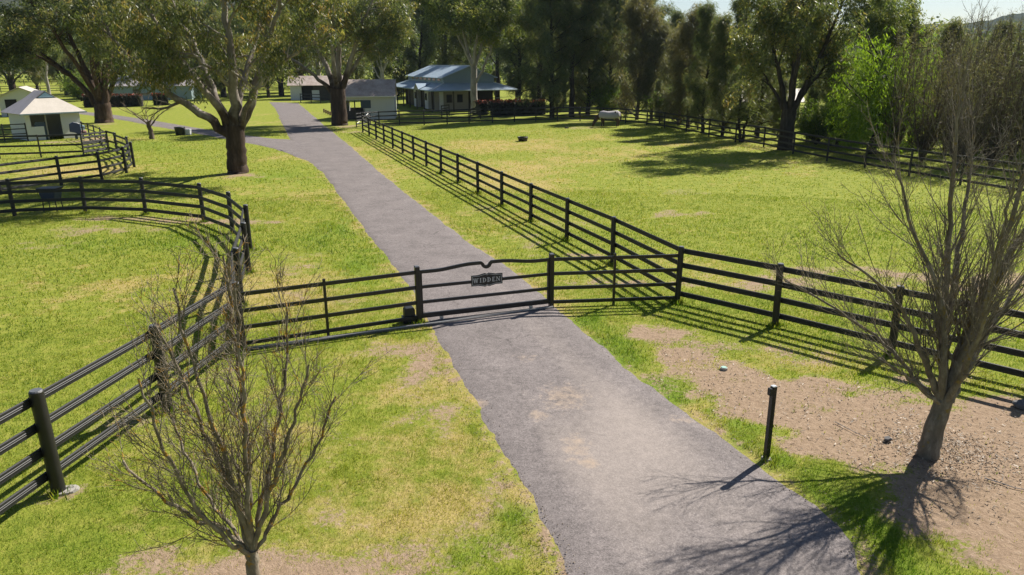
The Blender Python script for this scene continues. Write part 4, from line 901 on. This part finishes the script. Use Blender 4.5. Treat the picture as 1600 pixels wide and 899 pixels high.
# background gums round the shelters and behind the lawn
w2.name = 'gum_wood_wide'
bgum = [(285, 155, 2, .5), (330, 157, 2, .42), (365, 155, 0, .5), (395, 156, 2, .5), (420, 153, 2, .55), (60, 146, 2, .6), (160, 150, 2, .55), (230, 147, 0, .6), (-20, 146, 2, .7), (22, 150, 0, .85), (78, 152, 1, .7), (-40, 158, 0, 1.0), (105, 149, 2, .8), (215, 152, 1, .9), (300, 152, 0, .9), (350, 152, 2, .95), (255, 146, 0, 1.1), (400, 148, 1, 1.0), (440, 150, 2, .9), (500, 147, 1, 1.1), (180, 145, 2, 1.1), (600, 156, 1, .8), (470, 144, 0, 1.1), (320, 142, 1, 1.3)]
pro = [(w3, c3, 'bark_mixed'), (w4, c4, 'bark_pale'), (w5, c5, 'bark_dark')]
for px, py, k, s in bgum:
    w, c, bk = pro[k]
    plant_tree('gum_tree', ('hazy gum tree standing far behind the lawn and the branch road', 'pale trunked gum tree far behind the lawn and the branch road', 'dark full crowned gum tree far behind the lawn and the branch road')[k], 'tree', at(px, py), w, c, None, None, ('hazy background gums', 'pale trunked background gums', 'dark background gums')[k], rnd.uniform(0, 6.28), s)
# right side of the sky line: open airy gum
plant_tree('gum_tree', 'tall open crowned gum outlined against the bright sky behind the willow', 'tree', at(1352, 215), w4, c4, None, None, None, 1.0, .62, .72)

# --- clipped hedges with red new growth on top
def hedge(label, a, b_, h, w):
    d = b_ - a; L = d.length; t = thing('hedge', label, 'hedge', a, math.atan2(d.y, d.x)); r_ = np.random.default_rng(len(label))
    n = int(L * h * 30) + 200
    C = np.stack([r_.uniform(0, L, n), r_.uniform(-w / 2, w / 2, n), r_.uniform(.1, h, n)], 1)
    e_ = r_.integers(0, 3, n); C[e_ == 0, 2] = h; C[e_ == 1, 1] = -w / 2
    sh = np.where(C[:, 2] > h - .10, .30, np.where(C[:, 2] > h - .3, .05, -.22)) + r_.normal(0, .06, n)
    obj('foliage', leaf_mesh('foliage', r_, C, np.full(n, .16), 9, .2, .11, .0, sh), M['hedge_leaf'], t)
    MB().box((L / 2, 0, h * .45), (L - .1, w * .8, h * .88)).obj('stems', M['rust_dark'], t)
    return t
hedge('long dark clipped hedge with red new growth behind the wide dark gum', at(133, 168), at(224, 166.5), 1.7, 1.3)
hedge('short dark hedge end with red top near the low spreading bare tree', at(240, 165), at(264, 164.3), 1.6, 1.2)
hedge('dark red tipped hedge running from the barn verandah to the she oaks', at(767, 180.5), at(851, 178.5), 1.6, 1.3)
hedge('small dark hedge clump beside the pale gum trunk at the barn', at(746, 180), at(759, 179.5), 1.5, 1.2)

# ------------------------------------------------------------------ buildings
def poly_obj(name, faces, mat, parent, thick=.05):
    """sheet made of 3D polygons given a real thickness"""
    mb = MB()
    for f_ in faces:
        f_ = [Vector(v) for v in f_]; n_ = (f_[1] - f_[0]).cross(f_[2] - f_[0]).normalized()
        if n_.z < 0: f_ = f_[::-1]; n_ = -n_
        k = len(f_); mb.add([v for v in f_] + [v - n_ * thick for v in f_], [tuple(range(k)), tuple(range(2 * k - 1, k - 1, -1))] + [(i, i + k, (i + 1) % k + k, (i + 1) % k) for i in range(k)])
    return mb.obj(name, mat, parent)
# -- horse shelter with Dutch gable roof
sA, sB = at(45.4, 220.5), at(130, 214.5)
d = sB - sA; SW = d.length; srz = math.atan2(d.y, d.x); SD = 4.2
st = thing('horse_shelter', 'white horse shelter with pale Dutch gable roof and open dark doorway', 'shelter', sA, srz)
EH = 2.15
MB().box((SW * .045, .05, EH / 2), (SW * .09, .1, EH)).obj('wall', M['white_wall'], st)
MB().box((SW * .20, .05, .55), (SW * .22, .1, 1.1)).obj('wall', M['white_wall'], st)
MB().box((SW * .82, .05, EH / 2), (SW * .36, .1, EH)).obj('wall', M['white_wall'], st)
MB().box((SW * .365, .055, EH / 2), (.09, .12, EH)).obj('door_post', M['cream_wall'], st)
MB().box((SW * .26, .115, .72), (SW * .20, .04, 1.44)).obj('stable_door', M['navy_panel'], st)
MB().box((.05, SD / 2, EH / 2), (.1, SD - .22, EH)).obj('wall', M['white_wall'], st)
MB().box((SW - .05, SD / 2, EH / 2), (.1, SD - .22, EH)).obj('wall', M['white_wall'], st)
MB().box((SW / 2, SD - .05, EH / 2), (SW, .1, EH)).obj('wall', M['white_wall'], st)
ov = .45; x0, x1, y0, y1 = -ov, SW + ov, -ov, SD + ov; rh = 1.75; gy_ = 1.25; gw = SW * .20; cx = SW / 2
hz_ = EH + rh * .66
Lh, Rh = (cx - gw, y0 + gy_, hz_), (cx + gw, y0 + gy_, hz_)
ap, ap2 = (cx, y0 + gy_ - .05, EH + rh), (cx, y1 - gy_, EH + rh)
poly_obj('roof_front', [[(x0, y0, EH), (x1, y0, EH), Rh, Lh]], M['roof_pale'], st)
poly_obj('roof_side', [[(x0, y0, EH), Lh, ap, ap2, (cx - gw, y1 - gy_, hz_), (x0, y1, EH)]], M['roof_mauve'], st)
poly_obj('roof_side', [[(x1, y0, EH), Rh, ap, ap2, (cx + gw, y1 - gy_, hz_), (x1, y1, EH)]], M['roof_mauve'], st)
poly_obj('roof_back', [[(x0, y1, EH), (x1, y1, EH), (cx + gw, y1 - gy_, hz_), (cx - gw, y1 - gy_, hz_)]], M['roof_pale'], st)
MB().prism([(cx - gw, hz_), (cx + gw, hz_), (cx, EH + rh)], y0 + gy_ + .0, y0 + gy_ + .06).obj('gablet', M['navy_panel'], st)
MB().prism([(cx - gw * .72, hz_ + .06), (cx + gw * .72, hz_ + .06), (cx, EH + rh - .12)], y0 + gy_ - .02, y0 + gy_ + .02).obj('gablet_vent', M['pale_blue'], st)
MB().box((SW / 2, y0 - .03, EH - .03), (SW + 2 * ov, .1, .11)).obj('gutter', M['grey_wall'], st)
# rug and bucket on its rail
ru = thing('horse_rug', 'dark blue horse rug hung over the rail by the white shelter wall', 'rug', at(120, 217.5), srz)
mb = MB(); mb.prism([(-.44, .62), (-.40, 1.24), (-.1, 1.40), (.18, 1.34), (.40, 1.24), (.43, .50), (.22, .34), (-.05, .52)], -.10, .04); mb.obj('cloth', M['plastic_blue'], ru, bevel=.03)
MB().prism([(.36, .75), (.72, .70), (.74, 1.05), (.5, 1.18), (.36, 1.05)], -.08, .05).obj('pale_lining', M['pale_blue'], ru, bevel=.02)
MB().prism([(.38, .30), (.80, .25), (.85, .62), (.60, .70), (.40, .66)], -.09, .06).obj('pink_lining', M['pink_cloth'], ru, bevel=.02)
MB().prism([(-.1, -.06), (.1, -.06), (.1, .3), (-.1, .3)], -.04, .03).obj('hanging_strap', M['plastic_blue'], ru)
# -- second shelter behind
s2 = thing('horse_shelter', 'white gable roofed shelter partly hidden behind the pale roofed one', 'shelter', at(3, 183), math.radians(24))
MB().prism([(0, 0), (4.6, 0), (4.6, 2.3), (2.3, 3.3), (0, 2.3)], 0, 5.0).obj('wall', M['white_wall'], s2)
poly_obj('roof', [[(-.4, -.4, 2.2), (2.3, -.4, 3.42), (2.3, 5.4, 3.42), (-.4, 5.4, 2.2)], [(5.0, -.4, 2.2), (2.3, -.4, 3.42), (2.3, 5.4, 3.42), (5.0, 5.4, 2.2)]], M['roof_pale'], s2, .07)
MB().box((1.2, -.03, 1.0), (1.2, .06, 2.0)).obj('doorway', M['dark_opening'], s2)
# -- rusty roofed shed
hA, hB = at(539, 187), at(617.5, 186)
d = hB - hA; HW = d.length; sh = thing('shed', 'white shed with streaked rusty iron roof beside the thick gum trunk', 'shed', hA, math.atan2(d.y, d.x)); HD = 5.0; HE = 2.45
wl = .16 * HW
MB().box((wl * .25 / 2, .06, HE / 2), (wl * .25, .12, HE)).obj('wall', M['white_wall'], sh)
MB().box((HW * .70, .06, HE / 2), (HW * .60, .12, HE)).obj('wall', M['white_wall'], sh)
MB().box((HW * .22, .06, HE - .2), (HW * .36, .12, .4)).obj('wall', M['white_wall'], sh)
MB().box((HW * .22, .10, .45), (HW * .36, .1, .9)).obj('half_wall', M['dark_timber'], sh)
MB().box((HW * .21, .05, HE / 2 - .2), (.12, .1, HE - .4)).obj('door_post', M['dark_timber'], sh)
MB().box((HW * .43, -.02, 1.62), (HW * .20, .05, .85)).obj('window', M['navy_panel'], sh)
MB().box((HW - .06, HD / 2, HE / 2), (.12, HD - .24, HE)).obj('wall', M['white_wall'], sh)
MB().box((.06, HD / 2, HE / 2), (.12, HD - .24, HE)).obj('wall', M['white_wall'], sh)
MB().box((HW * .64, HD - .06, HE / 2), (HW * .70, .12, HE)).obj('wall', M['white_wall'], sh)
MB().box((HW * .15, HD - .06, .5), (HW * .28, .12, 1.0)).obj('half_wall', M['dark_timber'], sh)
RT = HE + 1.75
poly_obj('roof', [[(-.25, -.4, HE - .02), (HW + .15, -.4, HE - .02), (HW + .15, HD / 2, RT), (-.25, HD / 2, RT)], [(-.25, HD + .4, HE - .02), (HW + .15, HD + .4, HE - .02), (HW + .15, HD / 2, RT), (-.25, HD / 2, RT)]], M['roof_rusty'], sh, .06)
for xx in (.06, HW - .06): MB().prism([(0.12, HE), (HD - .12, HE), (HD / 2, RT - .12)], xx - .05, xx + .05, 'x').obj('gable', M['white_wall'], sh)
MB().box((HW / 2, -.45, HE - .03), (HW + .4, .1, .1)).obj('gutter', M['silver'], sh)
# -- far shed
fs_ = thing('shed', 'distant grey shed with dark opening at the end of the driveway', 'shed', at(455, 157), math.radians(8))
MB().box((.9, 1.5, 1.2), (1.8, 3, 2.4)).obj('wall', M['white_wall'], fs_)
MB().box((6.2, 1.6, 1.2), (5.0, 2.8, 2.4)).obj('wall', M['dark_timber'], fs_)
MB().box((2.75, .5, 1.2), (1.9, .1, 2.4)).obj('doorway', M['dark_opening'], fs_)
MB().box((4.1, .05, .8), (1.2, .1, 1.6)).obj('half_door', M['white_wall'], fs_)
poly_obj('roof', [[(-.4, -.5, 2.4), (9.2, -.5, 2.4), (9.2, 2.2, 3.9), (-.4, 2.2, 3.9)], [(-.4, 5, 2.4), (9.2, 5, 2.4), (9.2, 2.2, 3.9), (-.4, 2.2, 3.9)]], M['roof_rusty'], fs_, .06)
# -- barn: hipped verandah roof round a raised gabled clerestory
EZ = 2.6
n0 = Vector((-9.9, 94.0, 0)); bv = Vector((-.36, .93, 0)).normalized(); bu_ = Vector((bv.y, -bv.x, 0)); BW, BD = 11.5, 23.5
ba = thing('barn', 'blue grey roofed barn with wide verandah eaves and raised gabled clerestory', 'barn', n0, math.atan2(bu_.y, bu_.x))
K, RZ = 2.4, EZ + .85
c4_ = [(0, 0), (BW, 0), (BW, BD), (0, BD)]; i4 = [(K, K), (BW - K, K), (BW - K, BD - K), (K, BD - K)]
for k in range(4):
    a, b_, c_, d_ = c4_[k], c4_[(k + 1) % 4], i4[(k + 1) % 4], i4[k]
    poly_obj('verandah_roof', [[(a[0], a[1], EZ), (b_[0], b_[1], EZ), (c_[0], c_[1], RZ), (d_[0], d_[1], RZ)]], M['roof_blue'], ba, .07)
    MB().tube([(a[0], a[1], EZ + .02), (d_[0], d_[1], RZ + .02)], .07, 6).obj('hip_cap', M['silver'], ba)
for (xa, ya, xb, yb) in ((0, 0, BW, 0), (0, 0, 0, BD), (BW, 0, BW, BD)):
    MB().tube([(xa, ya, EZ - .03), (xb, yb, EZ - .03)], .07, 6).obj('gutter', M['grey_wall'], ba)
# small gablet on the long verandah side
poly_obj('gablet_roof', [[(-.15, 5.6, EZ + .05), (-.15, 6.9, EZ + .75), (1.9, 6.9, EZ + .75)], [(-.15, 8.2, EZ + .05), (-.15, 6.9, EZ + .75), (1.9, 6.9, EZ + .75)]], M['roof_blue'], ba, .04)
MB().prism([(5.7, EZ - .02), (8.1, EZ - .02), (6.9, EZ + .68)], -.1, -.04, 'x').obj('gablet_face', M['cream_wall'], ba)
# clerestory block
MX0, MX1, MY0, MY1, ME, MR = K, BW - K, K, BD - K, 4.2, 5.5; mc = BW / 2
for xx in (MX0, MX1): MB().box((xx, (MY0 + MY1) / 2, (RZ + ME) / 2 - .1), (.12, MY1 - MY0 - .3, ME - RZ + .2)).obj('clerestory_wall', M['grey_wall'], ba)
for yy in (MY0, MY1): MB().prism([(MX0 - .06, RZ - .3), (MX1 + .06, RZ - .3), (MX1 + .06, ME), (mc, MR - .05), (MX0 - .06, ME)], yy - .06, yy + .06).obj('gable_wall', M['grey_wall'], ba)
for k in range(7): 
    w_ = MB().box((MX0 - .08, MY0 + 2.0 + k * 2.3, RZ + .38), (.06, 1.5, .34)).obj('clerestory_window', M['cream_wall'], ba)
    MB().box((MX0 - .115, MY0 + 2.0 + k * 2.3, RZ + .38), (.02, 1.3, .24)).obj('pane', M['glass'], w_)
for sx in (-1, 1):
    xe = mc + sx * (mc - MX0 + .45); ze = ME - .12
    poly_obj('clerestory_roof', [[(xe, MY0 - .5, ze), (xe, MY1 + .5, ze), (mc, MY1 + .5, MR + .03), (mc, MY0 - .5, MR + .03)]], M['roof_blue'], ba, .07)
MB().tube([(mc, MY0 - .5, MR + .04), (mc, MY1 + .5, MR + .04)], .08, 6).obj('ridge_cap', M['silver'], ba)
# walls below
WI = 1.9
MB().box((3.2, WI, 1.35), (6.4 - WI, .12, 2.7)).obj('wall', M['cream_wall'], ba)
for xx in (2.6, 4.0):
    w_ = MB().box((xx + .3, WI - .08, 1.55), (.75, .06, 1.0)).obj('window', M['dark_timber'], ba); MB().box((xx + .3, WI - .12, 1.55), (.62, .03, .86)).obj('pane', M['glass'], w_)
MB().box((7.6, WI + 2.2, 1.35), (4.0, .12, 2.7)).obj('back_wall', M['dark_timber'], ba)
MB().box((BW - WI, BD / 2 + 2, 1.35), (.12, BD - 8, 2.7)).obj('wall', M['dark_timber'], ba)
MB().box((BW / 2, BD - WI, 1.35), (BW - 2 * WI, .12, 2.7)).obj('wall', M['dark_timber'], ba)
MB().box((WI + .3, BD / 2 + 1, 1.35), (.12, BD - 6, 2.7)).obj('wall', M['dark_timber'], ba)
for yy in (2.6, 8.2, 14.0):
    MB().box((WI - .1, yy, 1.2), (.5, 2.0, 2.4)).obj('stall_front', M['white_wall'], ba)
    w_ = MB().box((WI - .38, yy, 1.55), (.06, .8, .9)).obj('window', M['dark_timber'], ba); MB().box((WI - .42, yy, 1.55), (.03, .66, .76)).obj('pane', M['glass'], w_)
for k in range(7): MB().box((.15, .15 + k * 3.85, 1.28), (.14, .14, 2.7)).obj('verandah_post', M['dark_timber'], ba)
for k in range(1, 5): MB().box((.15 + k * 2.8, .15, 1.28), (.14, .14, 2.7)).obj('verandah_post', M['dark_timber'], ba)
for zz in (.5, .9, 1.3): MB().box((10.0, 6.0, zz), (2.6, .05, .12)).obj('stall_rail', M['white_wall'], ba)
# -- houses glimpsed through the tree belt
def house(label, p, rz, w, d_, roofm, wallm, e_=2.4, rr_=1.6):
    t = thing('house', label, 'house', p, rz)
    MB().box((w / 2, d_ / 2, e_ / 2), (w, d_, e_)).obj('wall', M[wallm], t)
    poly_obj('roof', [[(-.4, -.5, e_ - .05), (w + .4, -.5, e_ - .05), (w + .4, d_ / 2, e_ + rr_), (-.4, d_ / 2, e_ + rr_)], [(-.4, d_ + .5, e_ - .05), (w + .4, d_ + .5, e_ - .05), (w + .4, d_ / 2, e_ + rr_), (-.4, d_ / 2, e_ + rr_)]], M[roofm], t, .08)
    for k in range(2): MB().box((w * (.3 + .4 * k), -.03, 1.3), (1.1, .06, 1.1)).obj('window', M['glass'], t)
    return t
house('low building with pale ribbed roof glimpsed behind the twin stemmed sapling', at(1163, 187), math.radians(-10), 5.5, 5, 'roof_pale', 'cream_wall', 1.9, 1.2)
house('dark roofed building glimpsed through a gap in the she oaks', at(1052, 170), math.radians(5), 7, 5, 'roof_mauve', 'cream_wall', 2.2, 1.2)
house('pale building mostly hidden behind the long red topped hedge', at(178, 157), math.radians(6), 13, 6, 'roof_mauve', 'grey_wall', 2.4, 1.6)

# ------------------------------------------------------------------ small things
tb = thing('feed_tub', 'low black rubber feed tub lying in the open paddock', 'tub', at(817, 220.5))
mb = MB(); mb.tube([(0, 0, -.02), (0, 0, .30)], [.34, .42], 18, False); mb.tube([(0, 0, .30), (0, 0, .06)], [.37, .30], 18, False); mb.tube([(0, 0, .06), (0, 0, .055)], [.31, .01], 18, False)
mb.obj('bowl', M['plastic_black'], tb, True); MB().tube([(.40 * math.cos(a * .35), .40 * math.sin(a * .35), .30) for a in range(19)], .03, 6).obj('rim', M['plastic_black'], tb, True)
def droppings(label, p, seed):
    r_ = random.Random(seed); mb = MB()
    for k in range(9):
        c = (r_.uniform(-.16, .16), r_.uniform(-.16, .16), r_.uniform(.0, .06)); mb.tube([(c[0], c[1], c[2] - .05), (c[0], c[1], c[2] - .03), (c[0], c[1], c[2] + .03), (c[0], c[1], c[2] + .05)], [.02, .06, .06, .02], 7)
    tag(mb.obj('dung_pile', M['rust_dark'], None, True, loc=p), label, 'dung')
droppings('small dark dung pile on short grass before the far paddock fence', at(886, 200.5), 3)
bn = thing('black_tub', 'black tub and white block on the lawn beside the branch road', 'tub', at(282, 211))
MB().tube([(0, 0, -.03), (0, 0, .62), (0, 0, .68)], [.38, .44, .46], 14).obj('tub', M['plastic_black'], bn, True)
MB().box((.62, .25, .24), (.42, .4, .5)).obj('white_block', M['white_wall'], bn, bevel=.02)
ft = thing('feed_trough', 'dark feed trough on thin legs hung at the curved pen fence', 'trough', at(84, 329))
mb = MB(); mb.prism([(-.38, .95), (.38, .95), (.27, .50), (-.27, .50)], -.28, .28); mb.obj('bin', M['plastic_blue'], ft, bevel=.03)
MB().box((0, 0, .965), (.82, .62, .05)).obj('rim', M['plastic_black'], ft, bevel=.01)
for sx in (-.26, .26):
    for sy in (-.2, .2): MB().tube([(sx, sy, .55), (sx * 1.1, sy * 1.1, -.05)], .022, 6).obj('leg', M['black_steel'], ft)
for k in range(5):
    p = at(506.5 + 3.2 * k, 176 + 1.5 * k)
    o = MB().tube([(0, 0, -.1), (0, 0, .42), (0, 0, .45)], [.11, .11, .09], 9).obj('bollard', M['brown_post'], None, False, loc=p)
    tag(o, 'short timber bollard in the row beside the driveway near the thick gum', 'bollard', 'timber bollards along the driveway')
vb = thing('valve_box', 'small pale green round lid set in bare earth near the fence', 'lid', at(1131, 577))
MB().tube([(0, 0, -.03), (0, 0, .035)], [.075, .075], 16).obj('rim', M['concrete'], vb); MB().tube([(0, 0, .03), (0, 0, .048)], [.06, .055], 16).obj('lid', M['green_lid'], vb)
def rock(label, p, r, seed):
    bm = bmesh.new(); bmesh.ops.create_icosphere(bm, subdivisions=3, radius=r); r_ = np.random.default_rng(seed)
    ax = [unit(r_.normal(size=3)) for _ in range(14)]; cut = r_.uniform(.55, .95, 14)
    for v in bm.verts:
        for a, c in zip(ax, cut):
            dd = v.co.x * a[0] + v.co.y * a[1] + v.co.z * a[2]
            if dd > c * r: v.co -= Vector(a) * (dd - c * r)
        v.co.z *= .62
    me = bpy.data.meshes.new('rock'); bm.to_mesh(me); bm.free()
    tag(obj('rock', me, M['rock'], None, (p.x, p.y, r * .28)), label, 'rock')
rock('dark grey rock on bare earth beside the leaning bare tree', at(1387, 688), .085, 4)
rock('dark half buried rock beyond the leaning bare tree under the fence', at(1596, 636), .16, 9)
# wood chips and dead leaves under the leaning bare tree, straws on the bare earth
r_ = np.random.default_rng(9); c = at(1475, 705); n = 5200
px_ = np.concatenate([c.x + r_.normal(0, .6, 1700), r_.uniform(2.5, 10, n - 1700)]); py_ = np.concatenate([c.y + r_.normal(0, .5, 1700), r_.uniform(8.5, 15.5, n - 1700)])
e_, _, _ = masks(px_, py_); k_ = (e_ > .45) & ~pip(px_, py_, road_poly); px_, py_ = px_[k_], py_[k_]; n = len(px_)
a = r_.uniform(0, 6.28, n); l = r_.uniform(.008, .030, n); w_ = r_.uniform(.003, .009, n); zc = r_.uniform(.0, .012, n)
dx_, dy_ = np.cos(a), np.sin(a); tl = r_.normal(0, .012, n)
V = np.stack([np.stack([px_ - dx_ * l - dy_ * w_, py_ - dy_ * l + dx_ * w_, zc], 1), np.stack([px_ + dx_ * l - dy_ * w_, py_ + dy_ * l + dx_ * w_, zc + tl], 1), np.stack([px_ + dx_ * l + dy_ * w_, py_ + dy_ * l - dx_ * w_, zc + tl + .004], 1), np.stack([px_ - dx_ * l + dy_ * w_, py_ - dy_ * l - dx_ * w_, zc + .006], 1)], 1).reshape(-1, 3)
tag(obj('leaf_litter', mesh_np('leaf_litter', V, np.arange(4 * n).reshape(-1, 4), False, {'shade': ('FACE', r_.uniform(0, 1, n))}), M['straw_chip']), 'wood chips and dead leaves scattered over the bare earth', 'leaf litter', kind='stuff')
def stick(label, pts, r0):
    mb = MB(); P_ = [at(*q) + Vector((0, 0, r0 * .8)) for q in pts]; mb.tube(P_, [r0 * (1 - .6 * k / len(P_)) for k in range(len(P_))], 6)
    tag(mb.obj('fallen_stick', M['bark_pale']), label, 'stick')
stick('thin pale fallen stick on earth east of the leaning bare tree', [(1538, 748), (1562, 755), (1585, 763), (1612, 768)], .011)
stick('thin pale stick lying on earth between keypad post and rock', [(1305, 660), (1328, 672), (1352, 684)], .008)

pr = np.random.default_rng(12); eg = np.concatenate([rl[:620], rr[:620]]); k_ = pr.integers(0, len(eg), 5200); n = len(k_)
c0 = np.stack([eg[k_, 0] + pr.normal(0, .16, n), eg[k_, 1] + pr.normal(0, .10, n), pr.uniform(-.004, .012, n)], 1); sz = pr.uniform(.004, .014, n)
oct_ = np.array([(1, 0, 0), (0, 1, 0), (-1, 0, 0), (0, -1, 0), (0, 0, .7), (0, 0, -.7)]); of = np.array([(0, 1, 4), (1, 2, 4), (2, 3, 4), (3, 0, 4), (1, 0, 5), (2, 1, 5), (3, 2, 5), (0, 3, 5)])
V = (c0[:, None, :] + oct_[None] * sz[:, None, None] * pr.uniform(.7, 1.3, (n, 6, 1))).reshape(-1, 3); Fq = (of[None] + (np.arange(n) * 6)[:, None, None]).reshape(-1, 3)
tag(obj('gravel', mesh_np('gravel', V, Fq, False, {'shade': ('FACE', np.repeat(pr.uniform(.2, 1, n), 8))}), M['straw_chip']), 'loose gravel along the edges of the driveway', 'gravel', kind='stuff')
# ------------------------------------------------------------------ horse in a pale rug, grazing
hp = at(951, 198.5); hs = thing('horse', 'dark bay horse in a pale rug grazing before the far paddock fence', 'horse', hp, math.radians(180))
def skin(name, verts, edges, rad, mat, parent, root=0):
    me = bpy.data.meshes.new(name); me.from_pydata(verts, edges, [])
    o = obj(name, me, mat, parent)
    o.modifiers.new('skin', 'SKIN').use_smooth_shade = True
    for i, rr_ in enumerate(rad): me.skin_vertices[0].data[i].radius = rr_ if hasattr(rr_, '__len__') else (rr_, rr_)
    me.skin_vertices[0].data[root].use_root = True
    sb = o.modifiers.new('sub', 'SUBSURF'); sb.levels = 2; sb.render_levels = 2
    return o
hv = [(-.75, 0, 1.18), (-.35, 0, 1.12), (.1, 0, 1.08), (.55, 0, 1.14), (.85, 0, 1.12), (1.12, 0, .86), (1.32, 0, .58), (1.42, 0, .40), (1.50, 0, .18), (1.55, 0, .06)]
he = [(i, i + 1) for i in range(9)]; hr = [(.26, .30), (.29, .31), (.30, .32), (.27, .31), (.19, .24), (.15, .22), (.12, .17), (.11, .15), (.085, .11), (.06, .08)]
def leg(att, pts, rs):
    k = len(hv); prev = att
    for p_, r__ in zip(pts, rs): hv.append(p_); hr.append((r__, r__)); he.append((prev, len(hv) - 1)); prev = len(hv) - 1
for sy, o_ in ((.15, .10), (-.15, -.08)): leg(3, [(.58 + o_, sy, .78), (.56 + o_, sy, .48), (.57 + o_ * 1.4, sy, .14), (.60 + o_ * 1.5, sy, .03)], (.13, .08, .06, .075))
for sy, o_ in ((.16, .06), (-.16, -.14)): leg(0, [(-.70 + o_, sy, .80), (-.86 + o_, sy, .50), (-.80 + o_, sy, .14), (-.76 + o_, sy, .03)], (.17, .09, .065, .075))
for sy in (.06, -.06): hv.append((1.33, sy, .66)); hr.append((.022, .022)); he.append((6, len(hv) - 1))
skin('body', hv, he, hr, M['horse_hide'], hs, 1)
skin('tail', [(-1.0, 0, 1.28), (-1.12, 0, 1.1), (-1.14, 0, .8), (-1.12, 0, .5)], [(0, 1), (1, 2), (2, 3)], [.05, .07, .08, .04], M['rust_dark'], hs)
mb = MB(); ns = 14; prof = []
for (xx, hw, top, bot) in ((-1.06, .22, 1.36, .95), (-.8, .36, 1.53, .84), (-.35, .38, 1.49, .80), (.1, .39, 1.45, .80), (.55, .36, 1.52, .82), (.86, .29, 1.44, .88), (1.0, .22, 1.26, .92)):
    prof.append([(xx, math.cos(math.pi * k / (ns - 1)) * hw * (1 + .12 * (1 - math.sin(math.pi * k / (ns - 1)))), bot + (top - bot) * abs(math.sin(math.pi * k / (ns - 1))) ** .8) for k in range(ns)])
vs = [v for p_ in prof for v in p_]; fs = [(i * ns + k, i * ns + k + 1, (i + 1) * ns + k + 1, (i + 1) * ns + k) for i in range(6) for k in range(ns - 1)]
ro = mb.add(vs, fs).obj('rug', M['horse_rug'], hs, True); so = ro.modifiers.new('thick', 'SOLIDIFY'); so.thickness = .02

# ------------------------------------------------------------------ hills closing the valley
m, nt, b = newmat('hill_forest'); pos = geopos(nt)
f1 = noise(nt, .06, 6, .75, pos); f2 = noise(nt, .012, 4, .6, pos)
nt.links.new(mix(nt, f2, ramp(nt, f1, [(.3, (.020, .030, .018)), (.6, (.050, .062, .032))]), ramp(nt, f1, [(.3, (.035, .042, .024)), (.7, (.085, .082, .045))])), b.inputs['Base Color']); b.inputs['Roughness'].default_value = 1.0; b.inputs['Specular IOR Level'].default_value = 0
bump(nt, b, f1, 1.0, 6.0); M['hill'] = m
az = np.radians(np.linspace(-75, 75, 260)); rr2 = np.concatenate([np.linspace(520, 1500, 60), np.linspace(1530, 2300, 16)])
A, R_ = np.meshgrid(az, rr2); deg = np.degrees(A)
ridge = 46 + 105 * (1 - sstep(2, 16, deg)) + 26 * (fbm(deg * .10 + 9, deg * 0, 5, 4) - .5) * 2 + 14 * sstep(26, 40, deg)
rise = sstep(560, 1420, R_) * (1 - .55 * sstep(1500, 2300, R_))
xh, yh = R_ * np.sin(A), R_ * np.cos(A)
zh = -2 + ridge * rise * (.82 + .36 * fbm(xh * .004, yh * .004, 15, 4)) + 9 * (fbm(xh * .05, yh * .05, 25, 3) - .5) * rise
I = np.arange(xh.size).reshape(xh.shape); Fq = np.stack([I[:-1, :-1], I[:-1, 1:], I[1:, 1:], I[1:, :-1]], -1).reshape(-1, 4)
tag(obj('hills', mesh_np('hills', np.stack([xh.ravel(), yh.ravel(), zh.ravel()], 1), Fq, True), M['hill']), 'forested hills closing the valley', kind='structure')

# ------------------------------------------------------------------ far wood at the valley edge, one mass
fr = np.random.default_rng(66); nC = 5200
a = np.radians(fr.uniform(-58, 58, nC)); far = sstep(-27, -24, np.degrees(a)); r0_ = 300 * (1 - far) + 185 * far
rr_ = r0_ + fr.uniform(0, 70, nC); top = 11 + 11 * fbm(np.degrees(a) * .9 + 30, rr_ * .07, 8, 3) - 5.5 * sstep(10, 18, np.degrees(a)); hz = fr.uniform(0, 1, nC) ** .7 * top
C = np.stack([rr_ * np.sin(a), rr_ * np.cos(a), hz + .5], 1)
tag(obj('far_wood', leaf_mesh('far_wood', fr, C, fr.uniform(1.6, 3.0, nC), 26, 1.1, .55, .3, fr.normal(-.12, .14, nC), .8), M['gum_leaf']), 'dense dark wood along the far edge of the valley floor', 'wood', kind='stuff')
# ------------------------------------------------------------------ valley haze
m = bpy.data.materials.new('haze'); m.use_nodes = True; nt = m.node_tree
for n_ in list(nt.nodes): nt.nodes.remove(n_)
out_ = nt.nodes.new('ShaderNodeOutputMaterial'); pv = nt.nodes.new('ShaderNodeVolumePrincipled')
pv.inputs['Color'].default_value = (.58, .76, 1.0, 1); pv.inputs['Density'].default_value = .00009; pv.inputs['Anisotropy'].default_value = .2
nt.links.new(pv.outputs[0], out_.inputs['Volume'])
hb = MB().box((0, 1000, 96), (5500, 3500, 216)).obj('haze', m)
tag(hb, 'pale blue haze filling the valley air', kind='stuff')
